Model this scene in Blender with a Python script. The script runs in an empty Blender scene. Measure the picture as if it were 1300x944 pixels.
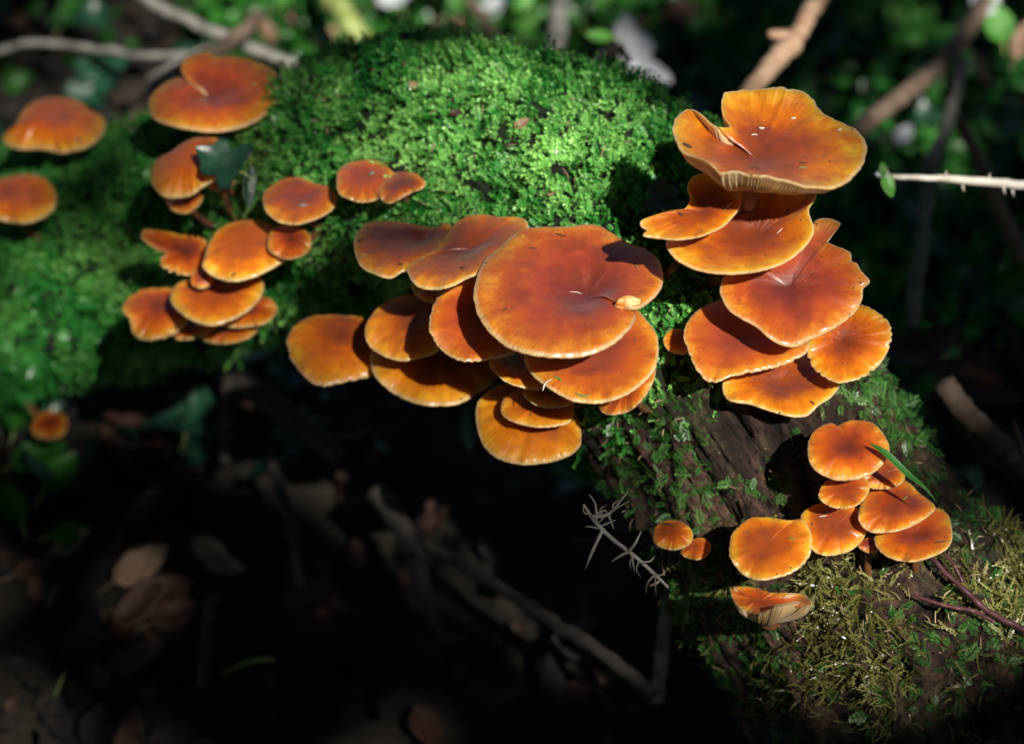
import bpy, math, random
import numpy as np
from mathutils import Vector, noise as mn
random.seed(7); rng = np.random.default_rng(7)
R = math.radians
SC = bpy.context.scene
# ------------------------------------------------------------------ camera
W0, H0 = 1300.0, 944.0
LENS = 85.0
K = W0 * LENS / 36.0
PITCH = R(40)
FW = np.array([0, math.cos(PITCH), -math.sin(PITCH)])
RT = np.array([1.0, 0, 0])
UP = np.array([0, math.sin(PITCH), math.cos(PITCH)])
TGT = np.array([0, 0, 0.22])
CAM = TGT - FW * 0.9
cd = bpy.data.cameras.new('camera'); cam = bpy.data.objects.new('camera', cd)
SC.collection.objects.link(cam); SC.camera = cam
cam.location = CAM; cam.rotation_euler = (math.pi / 2 - PITCH, 0, 0)
cd.lens = LENS; cd.sensor_width = 36; cd.clip_start = 0.01; cd.clip_end = 200
cd.dof.use_dof = True; cd.dof.focus_distance = 0.868; cd.dof.aperture_fstop = 6.2
# ------------------------------------------------------------------ sky, sun, exposure
SUN_AZ = R(156)      # from +Y (away from the camera) towards +X
SUN_EL = R(47)
SUNV = np.array([math.cos(SUN_EL) * math.sin(SUN_AZ), math.cos(SUN_EL) * math.cos(SUN_AZ), math.sin(SUN_EL)])
wd = bpy.data.worlds.new('World'); SC.world = wd; wd.use_nodes = True
nt = wd.node_tree; bg = nt.nodes['Background']
sk = nt.nodes.new('ShaderNodeTexSky'); sk.sky_type = 'NISHITA'; sk.sun_disc = False
sk.sun_elevation = SUN_EL; sk.sun_rotation = SUN_AZ; sk.air_density = 1.0; sk.dust_density = 0.4
nt.links.new(sk.outputs[0], bg.inputs[0]); bg.inputs[1].default_value = 0.05
sl = bpy.data.lights.new('sun', 'SUN'); sl.energy = 5.0; sl.angle = R(1.0); sl.color = (1, .95, .86)
so = bpy.data.objects.new('sun', sl); SC.collection.objects.link(so)
so.rotation_euler = Vector(-SUNV).to_track_quat('-Z', 'Y').to_euler(); so.location = SUNV * 5
SC.view_settings.view_transform = 'Standard'; SC.view_settings.look = 'None'
SC.view_settings.exposure = 0.26; SC.view_settings.gamma = 1
SC.cycles.max_bounces = 8; SC.cycles.transmission_bounces = 4

# ------------------------------------------------------------------ helpers
def P(px, py, d):
    return CAM + d * (FW + RT * ((px - W0 / 2) / K) + UP * ((H0 / 2 - py) / K))
def PG(px, py, z=0.0):                 # the point of the photo's ray at height z
    v = FW + RT * ((px - W0 / 2) / K) + UP * ((H0 / 2 - py) / K)
    return CAM + v * ((z - CAM[2]) / v[2])
def pix(p):
    q = np.asarray(p) - CAM; d = q @ FW
    return W0 / 2 + K * (q @ RT) / d, H0 / 2 - K * (q @ UP) / d, d
def unit(v):
    v = np.asarray(v, float); return v / (np.linalg.norm(v) + 1e-12)
def link(o, parent=None):
    SC.collection.objects.link(o)
    if parent is not None: o.parent = parent
    return o
def tag(o, label=None, cat=None, group=None, kind=None):
    if label: o['label'] = label
    if cat: o['category'] = cat
    if group: o['group'] = group
    if kind: o['kind'] = kind
    return o
def empty(name, loc, label, cat, group=None):
    o = bpy.data.objects.new(name, None); o.empty_display_size = .01; link(o)
    o.location = Vector(loc); return tag(o, label, cat, group)
def mesh_obj(name, V, F, mat, parent=None, smooth=True, attrs=None):
    """V in world space; children of a thing's Empty are shifted to its frame"""
    V = np.asarray(V, float)
    if parent is not None: V = V - np.array(world_loc(parent))
    me = bpy.data.meshes.new(name)
    F = np.asarray(F) if len(F) and all(len(f) == len(F[0]) for f in F) else F
    if isinstance(F, np.ndarray):
        n = F.shape[1]; me.vertices.add(len(V)); me.vertices.foreach_set('co', V.astype(np.float32).ravel())
        me.loops.add(F.size); me.loops.foreach_set('vertex_index', F.astype(np.int32).ravel())
        me.polygons.add(len(F)); me.polygons.foreach_set('loop_start', np.arange(0, F.size, n, dtype=np.int32))
        me.update(calc_edges=True)
    else:
        me.from_pydata(V.tolist(), [], [list(map(int, f)) for f in F]); me.update()
    me.polygons.foreach_set('use_smooth', np.full(len(me.polygons), smooth))
    if attrs:
        for k, a in attrs.items():
            a = np.asarray(a, np.float32)
            if a.ndim == 1: me.attributes.new(k, 'FLOAT', 'POINT').data.foreach_set('value', a)
            else: me.attributes.new(k, 'FLOAT_VECTOR', 'POINT').data.foreach_set('vector', a.ravel())
    me.validate(); me.materials.append(mat)
    return link(bpy.data.objects.new(name, me), parent)
def world_loc(o):
    v = Vector((0, 0, 0))
    while o is not None: v = v + o.location; o = o.parent
    return v
def catmull(pts, n, closed=False):
    pts = np.asarray(pts, float); m = len(pts)
    if closed: idx = lambda i: pts[i % m]; segs = m
    else: idx = lambda i: pts[min(max(i, 0), m - 1)]; segs = m - 1
    out = []
    S = 12
    for s in range(segs):
        p0, p1, p2, p3 = idx(s - 1), idx(s), idx(s + 1), idx(s + 2)
        for k in range(S):
            t = k / S
            out.append(.5 * ((2 * p1) + (-p0 + p2) * t + (2 * p0 - 5 * p1 + 4 * p2 - p3) * t * t + (-p0 + 3 * p1 - 3 * p2 + p3) * t ** 3))
    if not closed: out.append(pts[-1])
    else: out.append(pts[0])
    out = np.array(out)
    L = np.concatenate([[0], np.cumsum(np.linalg.norm(np.diff(out[:, :2] if out.shape[1] <= 3 and closed else out, axis=0), axis=1) + 1e-9)])
    q = np.linspace(0, L[-1], n, endpoint=not closed)
    return np.stack([np.interp(q, L, out[:, j]) for j in range(out.shape[1])], 1)
def tube(pts, rad, seg=8, n=None, rough=0.0, seed=0, flat=1.0):
    """pts: (m,3) rad: (m,) -> V,F with capped ends"""
    pts = np.asarray(pts, float); rad = np.asarray(rad, float)
    if n:
        A = np.concatenate([pts, rad[:, None]], 1); A = catmull(A, n); pts = A[:, :3]; rad = A[:, 3]
    m = len(pts); T = np.gradient(pts, axis=0); T /= np.linalg.norm(T, axis=1)[:, None] + 1e-12
    a = np.array([0, 0, 1.0]) if abs(T[0][2]) < .9 else np.array([1.0, 0, 0])
    V = []; U = unit(np.cross(T[0], a))
    for i in range(m):
        U = unit(U - T[i] * (U @ T[i])); B = np.cross(T[i], U)
        for j in range(seg):
            th = 2 * math.pi * j / seg
            r = rad[i]
            if rough: r *= 1 + rough * mn.noise(Vector((i * .35 + seed * 9.1, math.cos(th) * 1.5, math.sin(th) * 1.5)))
            V.append(pts[i] + r * (math.cos(th) * U + flat * math.sin(th) * B))
    F = []
    for i in range(m - 1):
        for j in range(seg):
            F.append((i * seg + j, i * seg + (j + 1) % seg, (i + 1) * seg + (j + 1) % seg, (i + 1) * seg + j))
    V.append(pts[0] - T[0] * rad[0] * .3); V.append(pts[-1] + T[-1] * rad[-1] * .3); c0 = len(V) - 2; c1 = c0 + 1
    for j in range(seg):
        F.append((c0, (j + 1) % seg, j, c0)); F.append((c1, (m - 1) * seg + j, (m - 1) * seg + (j + 1) % seg, c1))
    F = [f[:3] if f[0] == f[-1] else f for f in F]
    return V, F
class MB:
    def __init__(s): s.V = []; s.F = []
    def add(s, V, F):
        o = len(s.V); s.V.extend([tuple(v) for v in V]); s.F.extend([tuple(o + i for i in f) for f in F])
# ------------------------------------------------------------------ materials
def new_mat(name):
    m = bpy.data.materials.new(name); m.use_nodes = True; n = m.node_tree.nodes; l = m.node_tree.links
    b = n['Principled BSDF']; return m, n, l, b
def ramp(n, stops, interp='LINEAR'):
    r = n.new('ShaderNodeValToRGB'); e = r.color_ramp.elements; r.color_ramp.interpolation = interp
    while len(e) < len(stops): e.new(.5)
    for q, (p, c) in zip(e, stops): q.position = p; q.color = (*c, 1)
    return r
def noise_tex(n, l, scale, detail=4, src=None, rough=.55):
    t = n.new('ShaderNodeTexNoise'); t.inputs['Scale'].default_value = scale
    t.inputs['Detail'].default_value = detail; t.inputs['Roughness'].default_value = rough
    if src is not None: l.new(src, t.inputs['Vector'])
    return t
def mixc(n, l, fac, a, b, mode='MIX'):
    m = n.new('ShaderNodeMix'); m.data_type = 'RGBA'; m.blend_type = mode
    for s, v in ((m.inputs[0], fac), (m.inputs[6], a), (m.inputs[7], b)):
        if hasattr(v, 'links'): l.new(v, s)
        elif isinstance(v, (int, float)): s.default_value = v
        else: s.default_value = (*v, 1)
    return m.outputs[2]
def mth(n, l, op, a, b=0.0, c=None):
    m = n.new('ShaderNodeMath'); m.operation = op
    for i, v in enumerate((a, b) if c is None else (a, b, c)):
        if hasattr(v, 'links'): l.new(v, m.inputs[i])
        else: m.inputs[i].default_value = v
    return m.outputs[0]
def attr(n, name, kind='GEOMETRY'):
    a = n.new('ShaderNodeAttribute'); a.attribute_name = name; a.attribute_type = kind; return a
def bump(n, l, h, b, strength=.4, dist=.001):
    k = n.new('ShaderNodeBump'); k.inputs['Strength'].default_value = strength; k.inputs['Distance'].default_value = dist
    l.new(h, k.inputs['Height']); l.new(k.outputs[0], b.inputs['Normal']); return k

def cap_material(name, cen, mid, out, rim, coat=.55):
    m, n, l, b = new_mat(name)
    t = attr(n, 'rad').outputs['Fac']; rv = attr(n, 'rv').outputs['Vector']; pv = attr(n, 'pv').outputs['Vector']
    big = noise_tex(n, l, 1.3, 3, pv); streak = noise_tex(n, l, 1.6, 4, rv, .6); fine = noise_tex(n, l, 5.5, 2, rv)
    oi = n.new('ShaderNodeObjectInfo')
    tt = mth(n, l, 'ADD', t, mth(n, l, 'MULTIPLY', mth(n, l, 'SUBTRACT', big.outputs[0], .5), .62))
    tt = mth(n, l, 'ADD', tt, mth(n, l, 'MULTIPLY', mth(n, l, 'MULTIPLY', mth(n, l, 'SUBTRACT', streak.outputs[0], .5), t), .20))
    r = ramp(n, [(0.0, cen), (.26, tuple(.6 * a + .4 * c for a, c in zip(cen, mid))), (.46, mid), (.80, out), (1.0, rim)]); l.new(tt, r.inputs[0])
    cm = ramp(n, [(.30, (1, 1, 1)), (.62, (0, 0, 0))]); l.new(tt, cm.inputs[0])
    col = mixc(n, l, mth(n, l, 'MULTIPLY', cm.outputs[0], mth(n, l, 'MULTIPLY', oi.outputs['Random'], .85)), r.outputs[0], mid)
    # large dark off-centre patches, fading out towards the margin
    pat = noise_tex(n, l, .55, 3, pv, .5); pr_ = ramp(n, [(.50, (0, 0, 0)), (.66, (1, 1, 1))]); l.new(pat.outputs[0], pr_.inputs[0])
    inn = ramp(n, [(.55, (1, 1, 1)), (.88, (0, 0, 0))]); l.new(t, inn.inputs[0])
    col = mixc(n, l, mth(n, l, 'MULTIPLY', mth(n, l, 'MULTIPLY', pr_.outputs[0], inn.outputs[0]), .62), col, (.15, .030, .018))
    # pale thin margin
    rm = ramp(n, [(.955, (0, 0, 0)), (.99, (1, 1, 1))]); l.new(t, rm.inputs[0])
    col = mixc(n, l, rm.outputs[0], col, (.94, .70, .34))
    # radial striae at the margin
    sm = ramp(n, [(.72, (0, 0, 0)), (.97, (1, 1, 1))]); l.new(t, sm.inputs[0])
    fr = ramp(n, [(.40, (0, 0, 0)), (.6, (1, 1, 1))]); l.new(fine.outputs[0], fr.inputs[0])
    col = mixc(n, l, mth(n, l, 'MULTIPLY', mth(n, l, 'MULTIPLY', sm.outputs[0], fr.outputs[0]), .26), col, (.88, .44, .10))
    # dirt specks and scuffs
    v = n.new('ShaderNodeTexVoronoi'); v.inputs['Scale'].default_value = 4.4; l.new(pv, v.inputs['Vector'])
    wn = noise_tex(n, l, 14, 2, pv)
    sp = mth(n, l, 'LESS_THAN', mth(n, l, 'ADD', v.outputs['Distance'], mth(n, l, 'MULTIPLY', wn.outputs[0], .12)), .115)
    col = mixc(n, l, mth(n, l, 'MULTIPLY', sp, .75), col, (.05, .02, .012))
    blot = noise_tex(n, l, 3.1, 5, pv, .65); bl = ramp(n, [(.52, (0, 0, 0)), (.68, (1, 1, 1))]); l.new(blot.outputs[0], bl.inputs[0])
    col = mixc(n, l, mth(n, l, 'MULTIPLY', bl.outputs[0], .26), col, (.16, .035, .018))
    hs = n.new('ShaderNodeHueSaturation'); l.new(col, hs.inputs['Color'])
    l.new(mth(n, l, 'ADD', mth(n, l, 'MULTIPLY', oi.outputs['Random'], .012), .494), hs.inputs['Hue'])
    l.new(mth(n, l, 'ADD', mth(n, l, 'MULTIPLY', oi.outputs['Random'], .22), .90), hs.inputs['Value'])
    l.new(hs.outputs[0], b.inputs['Base Color'])
    b.inputs['Sheen Weight'].default_value = coat * .22; b.inputs['Sheen Roughness'].default_value = .45; b.inputs['Sheen Tint'].default_value = (.86, .80, 1, 1)  # bluish sheen tint stands in for sky reflected on the skin
    b.inputs['Subsurface Weight'].default_value = .42; b.inputs['Subsurface Radius'].default_value = (1, .36, .07)
    b.inputs['Subsurface Scale'].default_value = .0045
    rr = noise_tex(n, l, 4, 4, pv); rl = ramp(n, [(.3, (.27,) * 3), (.7, (.46,) * 3)]); l.new(rr.outputs[0], rl.inputs[0])
    l.new(rl.outputs[0], b.inputs['Roughness']); b.inputs['Specular IOR Level'].default_value = .5
    b.inputs['Coat Weight'].default_value = coat; b.inputs['Coat Roughness'].default_value = .24
    mic = noise_tex(n, l, 22, 4, pv, .65)
    hh = mth(n, l, 'ADD', mth(n, l, 'MULTIPLY', mth(n, l, 'MULTIPLY', fine.outputs[0], sm.outputs[0]), 1.0), mth(n, l, 'MULTIPLY', mic.outputs[0], .22))
    hh = mth(n, l, 'ADD', hh, mth(n, l, 'MULTIPLY', mth(n, l, 'MULTIPLY', streak.outputs[0], mth(n, l, 'POWER', t, 1.5)), .6))
    hh = mth(n, l, 'ADD', hh, mth(n, l, 'MULTIPLY', blot.outputs[0], .5))
    bump(n, l, hh, b, .55, .0009)
    # thin flesh lets light through
    tr = n.new('ShaderNodeBsdfTranslucent'); l.new(mixc(n, l, .5, hs.outputs[0], (.95, .42, .04)), tr.inputs[0])
    mx = n.new('ShaderNodeMixShader'); l.new(mth(n, l, 'ADD', mth(n, l, 'MULTIPLY', mth(n, l, 'POWER', t, 3.0), .30), .07), mx.inputs[0])
    l.new(b.outputs[0], mx.inputs[1]); l.new(tr.outputs[0], mx.inputs[2])
    l.new(mx.outputs[0], n['Material Output'].inputs[0])
    return m
M = {}
M['cap'] = cap_material('cap_orange', (.075, .012, .007), (.47, .078, .006), (.76, .19, .005), (.95, .50, .025))
M['cap_mauve'] = cap_material('cap_mauve', (.10, .015, .014), (.40, .066, .020), (.60, .13, .012), (.88, .36, .02), .9)  # mauve cast of the reflected sky put into the base colour
M['cap_gold'] = cap_material('cap_gold', (.055, .010, .008), (.44, .080, .005), (.78, .23, .003), (.96, .55, .02))
M['cap_amber'] = cap_material('cap_amber', (.06, .011, .003), (.40, .092, .003), (.68, .225, .003), (.92, .50, .02))
def simple(name, c1, c2, scale=60, rough=.7, bs=.5, bd=.001, sss=0, trans=0, coat=0, spec=.5, detail=5, contrast=(.35, .65)):
    m, n, l, b = new_mat(name); tc = n.new('ShaderNodeTexCoord')
    t = noise_tex(n, l, scale, detail, tc.outputs['Object']); r = ramp(n, [(contrast[0], c1), (contrast[1], c2)]); l.new(t.outputs[0], r.inputs[0])
    l.new(r.outputs[0], b.inputs['Base Color']); b.inputs['Roughness'].default_value = rough; b.inputs['Specular IOR Level'].default_value = spec
    b.inputs['Coat Weight'].default_value = coat; b.inputs['Coat Roughness'].default_value = .25
    t2 = noise_tex(n, l, scale * 3, 5, tc.outputs['Object']); bump(n, l, t2.outputs[0], b, bs, bd)
    if sss: b.inputs['Subsurface Weight'].default_value = sss; b.inputs['Subsurface Radius'].default_value = (1, .5, .2); b.inputs['Subsurface Scale'].default_value = .003
    if trans:
        tr = n.new('ShaderNodeBsdfTranslucent'); l.new(r.outputs[0], tr.inputs[0]); mx = n.new('ShaderNodeMixShader'); mx.inputs[0].default_value = trans
        l.new(b.outputs[0], mx.inputs[1]); l.new(tr.outputs[0], mx.inputs[2]); l.new(mx.outputs[0], n['Material Output'].inputs[0])
    return m
M['gill'] = simple('gill_flesh', (.78, .50, .24), (.90, .70, .42), 90, .6, .2, .0004, sss=.4, trans=.12)
M['flesh'] = simple('torn_flesh', (.72, .26, .05), (.90, .62, .30), 110, .5, .6, .0006, sss=.4)
M['stem'] = simple('stem_skin', (.05, .018, .008), (.20, .075, .022), 120, .7, .4, .0005, sss=.1)
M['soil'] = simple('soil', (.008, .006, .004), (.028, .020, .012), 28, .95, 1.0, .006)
M['twig_grey'] = simple('twig_grey', (.11, .105, .09), (.27, .26, .23), 90, .75, .6, .001)
M['twig_pale'] = simple('twig_pale', (.45, .40, .33), (.70, .66, .58), 90, .65, .6, .001)
M['twig_tan'] = simple('twig_tan', (.38, .20, .12), (.60, .42, .28), 70, .7, .6, .001)
M['twig_brown'] = simple('twig_brown', (.10, .065, .045), (.24, .17, .12), 70, .8, .8, .0015)
M['twig_shaded'] = simple('twig_shaded', (.022, .017, .014), (.06, .048, .04), 70, .8, .8, .001)  # darkened twig colour for sticks below the log, standing in for shade
M['twig_green'] = simple('twig_green', (.18, .26, .05), (.42, .48, .16), 80, .6, .4, .001)
M['bramble'] = simple('bramble', (.055, .014, .022), (.13, .045, .05), 130, .5, .5, .0005, coat=.2)
M['leaf_green'] = simple('leaf_green', (.018, .10, .012), (.05, .24, .03), 60, .35, .4, .0006, trans=.28)
M['leaf_lime'] = simple('leaf_lime', (.07, .26, .04), (.16, .46, .08), 60, .4, .4, .0006, trans=.3)
M['leaf_ivy'] = simple('leaf_ivy', (.006, .036, .022), (.016, .075, .036), 90, .38, .5, .0006, spec=.7)
M['leaf_brown'] = simple('leaf_brown', (.03, .011, .007), (.11, .042, .024), 55, .6, .7, .001, trans=.1)
M['leaf_tan'] = simple('leaf_tan', (.22, .12, .07), (.42, .27, .17), 55, .6, .7, .001, trans=.1)
M['leaf_pale'] = simple('leaf_pale', (.42, .44, .48), (.68, .70, .75), 45, .32, .5, .001)
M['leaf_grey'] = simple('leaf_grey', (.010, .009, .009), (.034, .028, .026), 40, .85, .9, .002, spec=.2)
M['speck'] = simple('speck_dark', (.02, .012, .008), (.07, .05, .03), 300, .8)
M['bits'] = simple('moss_bits', (.10, .05, .03), (.45, .32, .20), 25, .8)
M['needle_green'] = simple('needle_green', (.08, .22, .05), (.16, .34, .10), 300, .5)
M['needle_pale'] = simple('needle_pale', (.62, .55, .48), (.80, .76, .68), 300, .5)
def drop_mat():
    m, n, l, b = new_mat('water'); b.inputs['Transmission Weight'].default_value = 1; b.inputs['Roughness'].default_value = .02; b.inputs['IOR'].default_value = 1.33; return m
M['water'] = drop_mat()
def moss_mat(name, dark, mid, light):
    m, n, l, b = new_mat(name); a = attr(n, 'tint', 'INSTANCER').outputs['Fac']; h = attr(n, 'along').outputs['Fac']
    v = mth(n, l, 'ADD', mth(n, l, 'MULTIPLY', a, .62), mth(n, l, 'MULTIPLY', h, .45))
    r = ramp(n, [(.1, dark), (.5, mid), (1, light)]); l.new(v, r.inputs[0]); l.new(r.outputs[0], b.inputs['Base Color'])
    b.inputs['Roughness'].default_value = .32; b.inputs['Specular IOR Level'].default_value = .6
    tr = n.new('ShaderNodeBsdfTranslucent'); l.new(r.outputs[0], tr.inputs[0]); mx = n.new('ShaderNodeMixShader'); mx.inputs[0].default_value = .3
    l.new(b.outputs[0], mx.inputs[1]); l.new(tr.outputs[0], mx.inputs[2]); l.new(mx.outputs[0], n['Material Output'].inputs[0]); return m
M['moss'] = moss_mat('moss_green', (.006, .075, .024), (.040, .33, .045), (.46, .88, .24))
M['moss_feather'] = moss_mat('moss_feather', (.014, .060, .014), (.05, .20, .035), (.22, .44, .12))
M['moss_dry'] = moss_mat('moss_dry', (.035, .036, .010), (.13, .125, .030), (.38, .36, .12))
def bark_mat():
    m, n, l, b = new_mat('bark'); a = attr(n, 'lc').outputs['Vector']
    t1 = noise_tex(n, l, 1.0, 8, a, .65); t2 = noise_tex(n, l, 3.5, 6, a, .6); hv = attr(n, 'hgt').outputs['Fac']
    r = ramp(n, [(.32, (.010, .006, .005)), (.47, (.075, .038, .026)), (.60, (.22, .12, .080)), (.76, (.48, .31, .22))]); l.new(t1.outputs[0], r.inputs[0])
    r2 = ramp(n, [(.4, (.35, .35, .35)), (.65, (1, 1, 1))]); l.new(t2.outputs[0], r2.inputs[0])
    c = mixc(n, l, .8, r.outputs[0], r2.outputs[0], 'MULTIPLY')
    r3 = ramp(n, [(.25, (.25, .22, .2)), (.6, (1, 1, 1))]); l.new(hv, r3.inputs[0]); c = mixc(n, l, .8, c, r3.outputs[0], 'MULTIPLY')
    sm = ramp(n, [(.5, (0, 0, 0)), (.62, (1, 1, 1))]); t3 = noise_tex(n, l, .5, 5, a); l.new(t3.outputs[0], sm.inputs[0])
    c = mixc(n, l, mth(n, l, 'MULTIPLY', sm.outputs[0], .5), c, (.03, .06, .015))
    mo = attr(n, 'mossy').outputs['Fac']; c = mixc(n, l, mo, c, (.006, .02, .006))
    l.new(c, b.inputs['Base Color']); b.inputs['Roughness'].default_value = .72; b.inputs['Specular IOR Level'].default_value = .35
    hh = mth(n, l, 'ADD', t1.outputs[0], mth(n, l, 'MULTIPLY', t2.outputs[0], .5)); tcb = n.new('ShaderNodeTexCoord'); f1 = noise_tex(n, l, 420, 6, tcb.outputs['Object'], .7); f2 = noise_tex(n, l, 130, 5, tcb.outputs['Object'], .65)
    fr = ramp(n, [(.36, (.22, .20, .18)), (.56, (1, 1, 1)), (.72, (1.0, .92, .8))]); l.new(f1.outputs[0], fr.inputs[0]); fr2 = ramp(n, [(.38, (.35, .30, .28)), (.6, (1, 1, 1))]); l.new(f2.outputs[0], fr2.inputs[0])
    c = mixc(n, l, .85, c, fr.outputs[0], 'MULTIPLY'); c = mixc(n, l, .8, c, fr2.outputs[0], 'MULTIPLY'); l.new(c, b.inputs['Base Color'])
    hh = mth(n, l, 'ADD', hh, mth(n, l, 'ADD', mth(n, l, 'MULTIPLY', f1.outputs[0], .5), mth(n, l, 'MULTIPLY', f2.outputs[0], .7)))
    bump(n, l, hh, b, 1.0, .0035); return m
M['bark'] = bark_mat()

# ------------------------------------------------------------------ ground
def fbm(x, y, z=0, o=4):
    v = 0; a = 1; f = 1
    for _ in range(o): v += a * mn.noise(Vector((x * f, y * f, z + _ * 3.3))); a *= .5; f *= 2.1
    return v
def ground_h(x, y):
    h = .035 * fbm(x * 2.2 + 5, y * 2.2, 0, 3) + .012 * fbm(x * 12, y * 12, 4, 3)
    h += .30 * max(0, min(1, (y - .55 - .25 * x) / 1.6)) ** 1.3         # a bank rising behind the log
    return h
def make_ground():
    n = 240
    u = np.linspace(-1, 1, n); g = np.sign(u) * np.abs(u) ** 3.0 * 60 + u * .9
    V = [(x, y + .3, ground_h(x, y + .3) if abs(x) < 4 and abs(y) < 5 else 0.3 * (y > 0) * min(1, abs(y) / 3)) for y in g for x in g]
    F = [(j * n + i, j * n + i + 1, (j + 1) * n + i + 1, (j + 1) * n + i) for j in range(n - 1) for i in range(n - 1)]
    return tag(mesh_obj('ground', V, F, M['soil']), kind='structure')
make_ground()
def GP(px, py, lift=0.0):
    """where the photo's ray meets the ground, lifted"""
    z = 0.0
    for _ in range(12):
        p = PG(px, py, z); z = ground_h(p[0], p[1])
    return PG(px, py, z + lift)

# ------------------------------------------------------------------ the log
LOG = [(-520, 560, 1.32, .060), (-200, 400, 1.22, .058), (40, 352, 1.165, .055), (230, 305, 1.115, .052), (450, 245, 1.045, .054), (640, 250, .995, .058), (795, 335, .968, .055),
       (930, 515, .945, .051), (1040, 700, .942, .055), (1175, 880, .93, .064), (1420, 1120, .90, .072), (1750, 1450, .905, .078)]
LC = np.array([list(P(a, b, c)) + [r] for a, b, c, r in LOG])
_A = catmull(LC, 1400); _q = np.concatenate([np.linspace(0, 640, 250, endpoint=False), np.linspace(640, 1180, 400, endpoint=False), np.linspace(1180, 1399, 60)])
LCs = np.stack([np.interp(_q, np.arange(1400), _A[:, j]) for j in range(4)], 1)
def logframe():
    p = LCs[:, :3]; T = np.gradient(p, axis=0); T /= np.linalg.norm(T, axis=1)[:, None]
    A = np.array([0, 0, 1.0]); S = np.cross(T, A); S /= np.linalg.norm(S, axis=1)[:, None]; Bn = np.cross(S, T)
    return p, T, S, Bn
LP_, LT, LS, LB = logframe()
LLEN = np.concatenate([[0], np.cumsum(np.linalg.norm(np.diff(LP_, axis=0), axis=1))])
def bark_zone(px, py):
    """0 mossy hump .. 1 bare bark"""
    return 1 / (1 + math.exp(-((px - 560) * .55 + (py - 250) * .85 - 330) / 22))
def build_log():
    NS, NA = len(LCs), 340
    V = np.zeros((NS, NA, 3)); lc = np.zeros((NS, NA, 3)); hg = np.zeros((NS, NA)); ms = np.zeros((NS, NA)); 
    for i in range(NS):
        s = LLEN[i]
        for j in range(NA):
            a = 2 * math.pi * j / NA; r0 = LCs[i, 3]
            d = math.cos(a) * LS[i] + math.sin(a) * LB[i]
            ca, sa = math.cos(a), math.sin(a)
            q = LP_[i] + d * r0; x, y, dd = pix(q)
            bz = bark_zone(x, y)
            tw = a + s * 2.0                                     # grain twists slightly round the trunk
            cr, sr = math.cos(tw), math.sin(tw)
            ridg = 1 - abs(mn.noise(Vector((s * 16, cr * 3.6, sr * 3.6)))) * 2.2
            ridg2 = 1 - abs(mn.noise(Vector((s * 40 + 7, cr * 8, sr * 8)))) * 2.2
            low = fbm(s * 9, ca * 1.2, sa * 1.2, 3)
            lump = fbm(s * 38, ca * 2.8, sa * 2.8, 3)
            pit = max(0, mn.noise(Vector((s * 55, cr * 5 + 3, sr * 5))) - .32)
            crk = max(0, .16 - abs(mn.noise(Vector((s * 22 + 31, cr * 5.5, sr * 5.5))))) / .16
            hb = .0042 * ridg + .0024 * ridg2 - .014 * pit - .0034 * crk * crk + .0009 * mn.noise(Vector((s * 260, cr * 22, sr * 22)))
            hm = .0085 * lump + .0045 * fbm(s * 95, ca * 7, sa * 7, 2) + .0010 * mn.noise(Vector((s * 150, cr * 9, sr * 9)))
            r = r0 + .0075 * low + bz * hb + (1 - bz) * hm
            V[i, j] = LP_[i] + d * r
            lc[i, j] = (s * 30, cr * 5.0, sr * 5.0); hg[i, j] = .5 + .5 * (ridg * .6 + ridg2 * .4) - pit * 3 - crk * .35; ms[i, j] = (1 - bz) * .92
    VV = V.reshape(-1, 3)
    i = np.arange(NS - 1)[:, None] * NA; j = np.arange(NA)[None]; j2 = (j + 1) % NA
    F = np.stack([i + j, i + j2, i + NA + j2, i + NA + j], -1).reshape(-1, 4)
    root = empty('mossy_log', LP_[300], 'thick fallen log arching across the picture under green moss', 'log')
    mesh_obj('trunk', VV, F, M['bark'], root, attrs={'lc': lc.reshape(-1, 3), 'hgt': hg.ravel(), 'mossy': ms.ravel()})
    return root, V
LOGO, LV = build_log()
LVc = LV.reshape(-1, 3)
# depth map of the log as the camera sees it, for seating things on it
_x, _y, _d = [], [], []
q = LVc - CAM; _d = q @ FW; _x = W0 / 2 + K * (q @ RT) / _d; _y = H0 / 2 - K * (q @ UP) / _d
DM = np.full((120, 140), 9.0)
ix = ((_x + 50) / 10).astype(int); iy = ((_y + 50) / 10).astype(int)
ok = (ix >= 0) & (ix < 140) & (iy >= 0) & (iy < 120); np.minimum.at(DM, (iy[ok], ix[ok]), _d[ok])
def logd(px, py):
    a = int((px + 50) / 10); b = int((py + 50) / 10)
    return DM[b, a] if 0 <= a < 140 and 0 <= b < 120 else 9.0
def log_near(p):
    """nearest point of the log surface to p"""
    i = int(np.argmin(((LVc - p) ** 2).sum(1))); return LVc[i], i
def in_log(p):
    k = int(np.argmin(((LP_ - p) ** 2).sum(1))); return LCs[k, 3] - np.linalg.norm(LP_[k] - p)

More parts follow.
